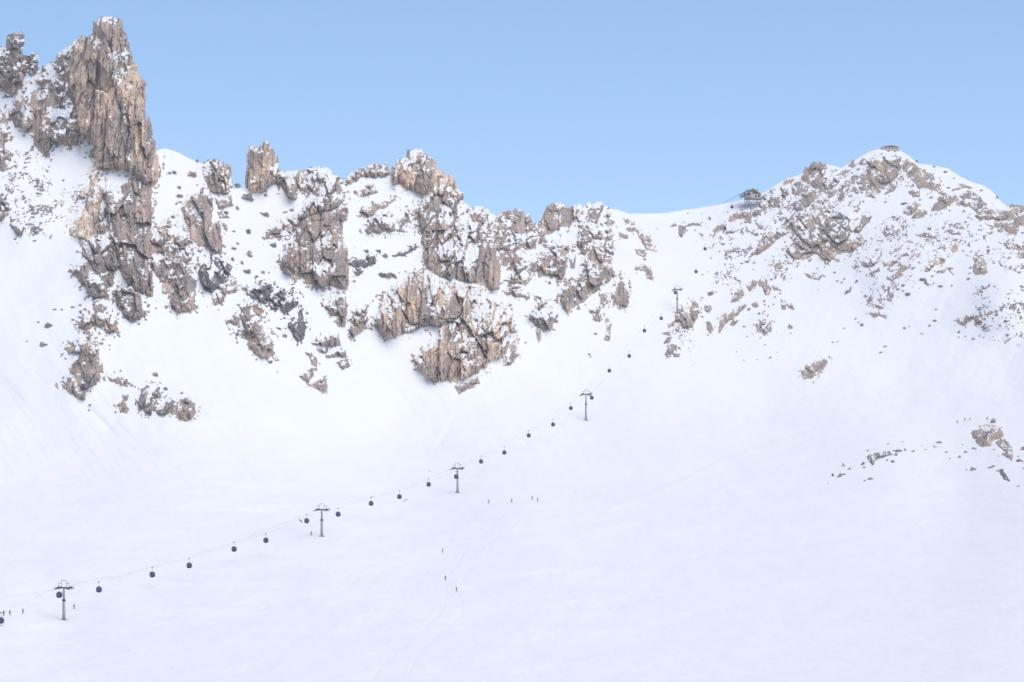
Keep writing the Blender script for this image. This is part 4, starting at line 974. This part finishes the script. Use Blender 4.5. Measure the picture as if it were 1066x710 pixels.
# chalet roof, ridge at the left running down right
bm = bmesh.new()
box(bm, (3.7, 4.6, 5.0), (8.2, 9, .9), Matrix.Rotation(.62, 4, 'Y')); box(bm, (-.5, 4.6, 6.3), (2.6, 9, .5), Matrix.Rotation(-.35, 4, 'Y'))
rf = bm_obj('roof', bm, m_wood, st_)
bm = bmesh.new(); box(bm, (4.1, 4.9, 5.5), (6.4, 8.2, .5), Matrix.Rotation(.62, 4, 'Y')); bm_obj('roof_snow', bm, m_roofsn, rf)
bm = bmesh.new(); box(bm, (.2, 4, 6.9), (1.4, 1.4, 1.3)); bm_obj('chimney', bm, m_dark, rf)
for x in (786.5, 790.0):
    bm = bmesh.new(); sbox(bm, x, x + 1.9, 202.6, 204.8, .7, 1.1); bm_obj('window', bm, m_glassd, st_)
bm = bmesh.new(); sbox(bm, 777.5, 780.5, 199.8, 203.2, -.15, .2); bm_obj('window', bm, m_glassd, st_)
for (x, dy, pb) in ((774.6, 0, 218), (777.6, 2, 219), (780.6, 4, 219), (785, 1, 216), (789, 2, 213)):
    bm = bmesh.new(); zb = -(pb - 206) * mp_ - 2.5
    tube(bm, ((x - 783) * mp_, dy, zb), ((x - 783) * mp_, dy, .2), .28, seg=8); bm_obj('stilt', bm, m_steel, st_)
bm = bmesh.new()
for (xa, xb, dy) in ((774.6, 777.6, 1), (777.6, 780.6, 3)):
    tube(bm, ((xa - 783) * mp_, dy - 1, -6.5), ((xb - 783) * mp_, dy + 1, -1), .12, seg=6); tube(bm, ((xb - 783) * mp_, dy + 1, -6.5), ((xa - 783) * mp_, dy - 1, -1), .12, seg=6)
bm_obj('bracing', bm, m_steel, st_)
bm = bmesh.new()
for dz in (0, -.9):
    tube(bm, Vector(P3(769.5, 202 - dz, YS)), Vector(P3(746, 214.6 - dz, YS + 60)), .07, seg=6)
tag(bm_obj('guy_cable', bm, m_rope), 'pair of thin cables running from the upper station down to the left snow saddle', 'cable')

# low stone hut on the right summit
YH = float(terrY(np.array([926.]), np.array([155.5]))[0]) + 1.0
mh = YH / F; hp = Vector(P3(926.5, 155.4, YH))
hut = empty('summit_hut', hp); tag(hut, 'low wide stone hut with a shallow roof on the right summit', 'hut')
bm = bmesh.new(); box(bm, (0, 0, -.3), (17.5 * mh, 6, 3.0)); bm_obj('wall', bm, m_stone, hut)
bm = bmesh.new()
pv = [(-9.3, 1.2), (-5.5, 2.1), (0, 2.5), (5.5, 2.1), (9.3, 1.2)]
fr_ = [bm.verts.new((x * mh, -3.4, z)) for x, z in pv] + [bm.verts.new((x * mh, -3.4, z - .4)) for x, z in pv[::-1]]
bk_ = [bm.verts.new((v.co.x, 3.4, v.co.z)) for v in fr_]
bm.faces.new(fr_); bm.faces.new(bk_[::-1])
for k in range(len(fr_)): bm.faces.new((fr_[k], bk_[k], bk_[(k + 1) % len(fr_)], fr_[(k + 1) % len(fr_)]))
bm_obj('roof', bm, m_stone, hut)
for x in (-5, -1.5, 2, 5.5):
    bm = bmesh.new(); box(bm, (x * mh, -3.05, .4), (1.0, .16, .7)); bm_obj('window', bm, m_glassd, hut)

# little shelter on the near hump
gp = Vector(ground(*tp('J', 907, 197))); ms = gp.y / F
sh = empty('shelter', gp); tag(sh, 'tiny brown wooden shelter with a pale overhanging roof on the near snow hump', 'shelter')
bm = bmesh.new(); box(bm, (0, 0, .55), (4.6 * ms, 1.8, 1.3)); bm_obj('wall', bm, m_wood, sh)
bm = bmesh.new(); box(bm, (0, 0, 1.5), (3.4 * ms, 1.5, .75)); bm_obj('upper_wall', bm, m_pale, sh)
bm = bmesh.new(); box(bm, (-.55, 0, 2.05), (1.75, 2.3, .16), Matrix.Rotation(-.3, 4, 'Y')); box(bm, (.55, 0, 2.052), (1.75, 2.3, .16), Matrix.Rotation(.3, 4, 'Y')); bm_obj('roof', bm, m_conc, sh)

# ------------------------------------------------------------------ people
cloth = [plain('dark_ski_clothes', (.02, .022, .03)), plain('blue_ski_clothes', (.03, .05, .11)), plain('grey_ski_clothes', (.08, .08, .085)), plain('brown_ski_clothes', (.09, .06, .04)), plain('orange_jacket', (.55, .22, .04))]
m_skin = plain('skin', (.5, .33, .25)); m_ski = plain('ski', (.1, .1, .12))
def skin_mesh(pts, edges, rad):
    me = bpy.data.meshes.new('person'); me.from_pydata(pts, edges, []); o = bpy.data.objects.new('tmp', me); COL.objects.link(o)
    md = o.modifiers.new('s', 'SKIN'); 
    for k, v in enumerate(me.skin_vertices[0].data): v.radius = (rad[k], rad[k]); v.use_root = (k == 0)
    sb = o.modifiers.new('d', 'SUBSURF'); sb.levels = 1; sb.render_levels = 1
    dg = bpy.context.evaluated_depsgraph_get(); out = bpy.data.meshes.new_from_object(o.evaluated_get(dg))
    bpy.data.objects.remove(o); return out
body_pts = [(0,0,.92),(0,-.02,1.12),(0,-.05,1.36),(0,-.08,1.50),(0,-.09,1.66),
            (.12,0,.88),(.13,-.10,.50),(.13,-.02,.10),(.13,-.18,.06),(-.12,0,.88),(-.13,-.10,.50),(-.13,-.02,.10),(-.13,-.18,.06),
            (.21,-.05,1.38),(.27,-.08,1.13),(.25,-.30,1.02),(.25,-.38,1.01),(-.21,-.05,1.38),(-.27,-.08,1.13),(-.25,-.30,1.02),(-.25,-.38,1.01)]
body_e = [(0,1),(1,2),(2,3),(3,4),(0,5),(5,6),(6,7),(7,8),(0,9),(9,10),(10,11),(11,12),(2,13),(13,14),(14,15),(15,16),(2,17),(17,18),(18,19),(19,20)]
body_r = [.17,.17,.18,.07,.105,.11,.08,.065,.06,.11,.08,.065,.06,.085,.065,.05,.045,.085,.065,.05,.045]
body_me = skin_mesh(body_pts, body_e, body_r)
def person(px, py, ci, lab, rz=0.0, hs=1.0):
    g_ = ground(px, py)
    o = bpy.data.objects.new('person', body_me.copy()); COL.objects.link(o); o.data.materials.clear(); o.data.materials.append(cloth[ci])
    o.location = (g_[0], g_[1], g_[2] + .06); o.rotation_euler = (0, 0, rz); o.scale = (1.1, 1.1, hs)
    bm = bmesh.new(); bmesh.ops.create_uvsphere(bm, u_segments=12, v_segments=8, radius=.135)
    for v in bm.verts: v.co = Vector((v.co.x, v.co.y, v.co.z * .9)) + Vector((0, -.08, 1.74))
    bm_obj('helmet', bm, cloth[(ci + 1) % 3], o, True)
    for sx in (-.13, .13):
        bm = bmesh.new(); box(bm, (sx, -.1, -.02), (.09, 1.7, .03)); box(bm, (sx, -1.0, .03), (.08, .16, .025), Matrix.Rotation(-.5, 4, 'X')); bm_obj('ski', bm, m_ski, o)
        bm = bmesh.new(); tube(bm, (sx * 2, -.4, 1.05), (sx * 2.6, -.1, -.02), .015, seg=6); bm_obj('ski_pole', bm, m_ski, o)
    tag(o, lab, 'person', 'skiers on the snow')
PEO = [(3.8, 641.0, 0, 'skier nearest the left edge, above the lowest cabin'), (10.2, 640.5, 2, 'second of three skiers in a row at the left edge'),
 (23.7, 638.8, 3, 'rightmost of three skiers in a row at the left edge'), (76.9, 633.6, 0, 'dark skier just right of the lowest tower pole'),
 (324.0, 557.5, 2, 'pale grey skier left of the foot of the second lift tower'), (508.4, 523.8, 1, 'dark skier on the flat right of the middle lift tower, leftmost of four'),
 (532.9, 523.0, 1, 'skier in dark clothes, second of four on the flat right of the middle tower'), (554.0, 520.3, 2, 'grey skier third of four on the flat right of the middle tower'), (559.5, 521.8, 3, 'rightmost of four skiers on the flat right of the middle tower'),
 (463.6, 604.0, 0, 'dark skier standing upright in the lower middle of the snowfield'), (475.0, 615.8, 0, 'dark skier lowest in the middle of the snowfield'),
 (461.0, 575.0, 4, 'skier in an orange jacket above two dark skiers mid snowfield'),
 (996.6, 440.5, 2, 'skier left of the tiny shelter on the near snow hump, farthest from it'), (1004.5, 438.0, 2, 'skier second from left beside the tiny shelter on the hump'),
 (1009.6, 437.8, 2, 'pale skier nearest left of the tiny shelter on the hump'), (1027.8, 437.2, 2, 'person touching the left side of the tiny shelter')]
rp = random.Random(5)
for px, py, ci, lab in PEO: person(px, py, ci, lab, rp.uniform(-1.2, 1.2))

# ------------------------------------------------------------------ birds gliding past
m_bird = plain('black_plumage', (.03, .028, .028), .6)
def bird(px, py, Y, span, roll, yaw, lab):
    root = empty('bird', P3(px, py, Y)); root.rotation_euler = (.15, roll, yaw)
    s = span * 1.3
    bd = skin_mesh([(0, 0, 0), (0, -.12 * s, .01 * s), (0, -.22 * s, .02 * s), (0, -.29 * s, .015 * s), (0, .12 * s, 0), (0, .2 * s, 0)],
                   [(0, 1), (1, 2), (2, 3), (0, 4), (4, 5)], [.075 * s, .065 * s, .045 * s, .012 * s, .05 * s, .02 * s])
    bd.materials.append(m_bird); o = bpy.data.objects.new('body', bd); COL.objects.link(o); o.parent = root
    for sx in (-1, 1):
        bm = bmesh.new()
        prof = [(0.03, -.09, .09), (.16, -.14, .10), (.30, -.13, .10), (.42, -.07, .13), (.5, .02, .12)]
        top = []; bot = []
        for x, y0, y1 in prof:
            z = .03 * s * math.sin(x * 5) * 1.2
            for lst, dz in ((top, .012 * s), (bot, -.004 * s)):
                lst.append((bm.verts.new((sx * x * s, y0 * s, z + dz * (1 - x))), bm.verts.new((sx * x * s, y1 * s, z + dz * (1 - x) * .4))))
        for k in range(len(prof) - 1):
            bm.faces.new((top[k][0], top[k + 1][0], top[k + 1][1], top[k][1])); bm.faces.new((bot[k][0], bot[k][1], bot[k + 1][1], bot[k + 1][0]))
            bm.faces.new((top[k][0], bot[k][0], bot[k + 1][0], top[k + 1][0])); bm.faces.new((top[k][1], top[k + 1][1], bot[k + 1][1], bot[k][1]))
        bm.faces.new((top[-1][0], bot[-1][0], bot[-1][1], top[-1][1]))
        bm_obj('wing', bm, m_bird, root)
    bm = bmesh.new()
    q = [(-.03, .16), (.03, .16), (.075, .32), (0, .34), (-.075, .32)]
    a_ = [bm.verts.new((x * s, y * s, .006 * s)) for x, y in q]; b_ = [bm.verts.new((x * s, y * s, -.006 * s)) for x, y in q]
    bm.faces.new(a_); bm.faces.new(b_[::-1])
    for k in range(5): bm.faces.new((a_[k], b_[k], b_[(k + 1) % 5], a_[(k + 1) % 5]))
    bm_obj('tail', bm, m_bird, root)
    tag(root, lab, 'bird', 'dark birds gliding over the snow')
bird(313.0, 542.3, 420, .72, .55, 1.0, 'dark bird with folded wings left of the cabin by the second tower')
bird(388.0, 517.4, 520, .72, -.1, .15, 'dark bird gliding level right above a cabin')
bird(422.0, 520.9, 480, .78, -.55, .2, 'dark bird banking just right of a cabin between the second and middle towers')
bird(447.0, 490.6, 470, .72, .38, .15, 'dark bird tilted to the right above the cabin next to the middle tower')

# ------------------------------------------------------------------ thin air haze
m_haze = bpy.data.materials.new('haze'); m_haze.use_nodes = True; nt = m_haze.node_tree
nt.nodes.remove(nt.nodes['Principled BSDF']); pv_ = nt.nodes.new('ShaderNodeVolumePrincipled')
pv_.inputs['Color'].default_value = (.93, .95, 1, 1); pv_.inputs['Density'].default_value = HAZE; pv_.inputs['Anisotropy'].default_value = .2
nt.links.new(pv_.outputs['Volume'], nt.nodes['Material Output'].inputs['Volume'])
xl = float(np.abs(V[..., 0]).max()) + 20; bm = bmesh.new(); zl = float(V[..., 2].min()) - 1.5; box(bm, (0, 1000, (zl + 375) / 2), (2 * xl, 3400, 375 - zl))
tag(bm_obj('haze', bm, m_haze), kind='stuff')

# ------------------------------------------------------------------ camera, light
cd = bpy.data.cameras.new('camera'); cam = bpy.data.objects.new('camera', cd); COL.objects.link(cam)
cam.location = (0, 0, 0); cam.rotation_euler = (math.pi / 2, 0, 0)
cd.sensor_width = 36; cd.lens = F / 1066 * 36; cd.shift_y = (HZ - 355) / 1066.0
cd.clip_start = 1; cd.clip_end = 20000
SC.camera = cam
EL, AZ = math.radians(63), math.radians(132)     # elevation, azimuth clockwise from +Y (view direction)
sd = Vector((math.sin(AZ) * math.cos(EL), math.cos(AZ) * math.cos(EL), math.sin(EL)))
sl = bpy.data.lights.new('sun', 'SUN'); sl.energy = 1.8; sl.angle = math.radians(70); sl.color = (1, .885, .69)
so = bpy.data.objects.new('sun', sl); COL.objects.link(so); so.rotation_euler = sd.to_track_quat('Z', 'Y').to_euler()
w = bpy.data.worlds.new('World'); SC.world = w; w.use_nodes = True
nt = w.node_tree; bg = nt.nodes['Background']
sk = nt.nodes.new('ShaderNodeTexSky'); sk.sky_type = 'NISHITA'; sk.sun_disc = False
sk.sun_elevation = EL; sk.sun_rotation = AZ; sk.altitude = 2500; sk.air_density = 1.0; sk.dust_density = 1.2; sk.ozone_density = 2.2
nt.links.new(sk.outputs['Color'], bg.inputs['Color']); bg.inputs['Strength'].default_value = .12
vs = SC.view_settings; vs.view_transform = 'Standard'; vs.look = 'None'; vs.gamma = 1; vs.use_curve_mapping = False
vs.exposure = 0.66
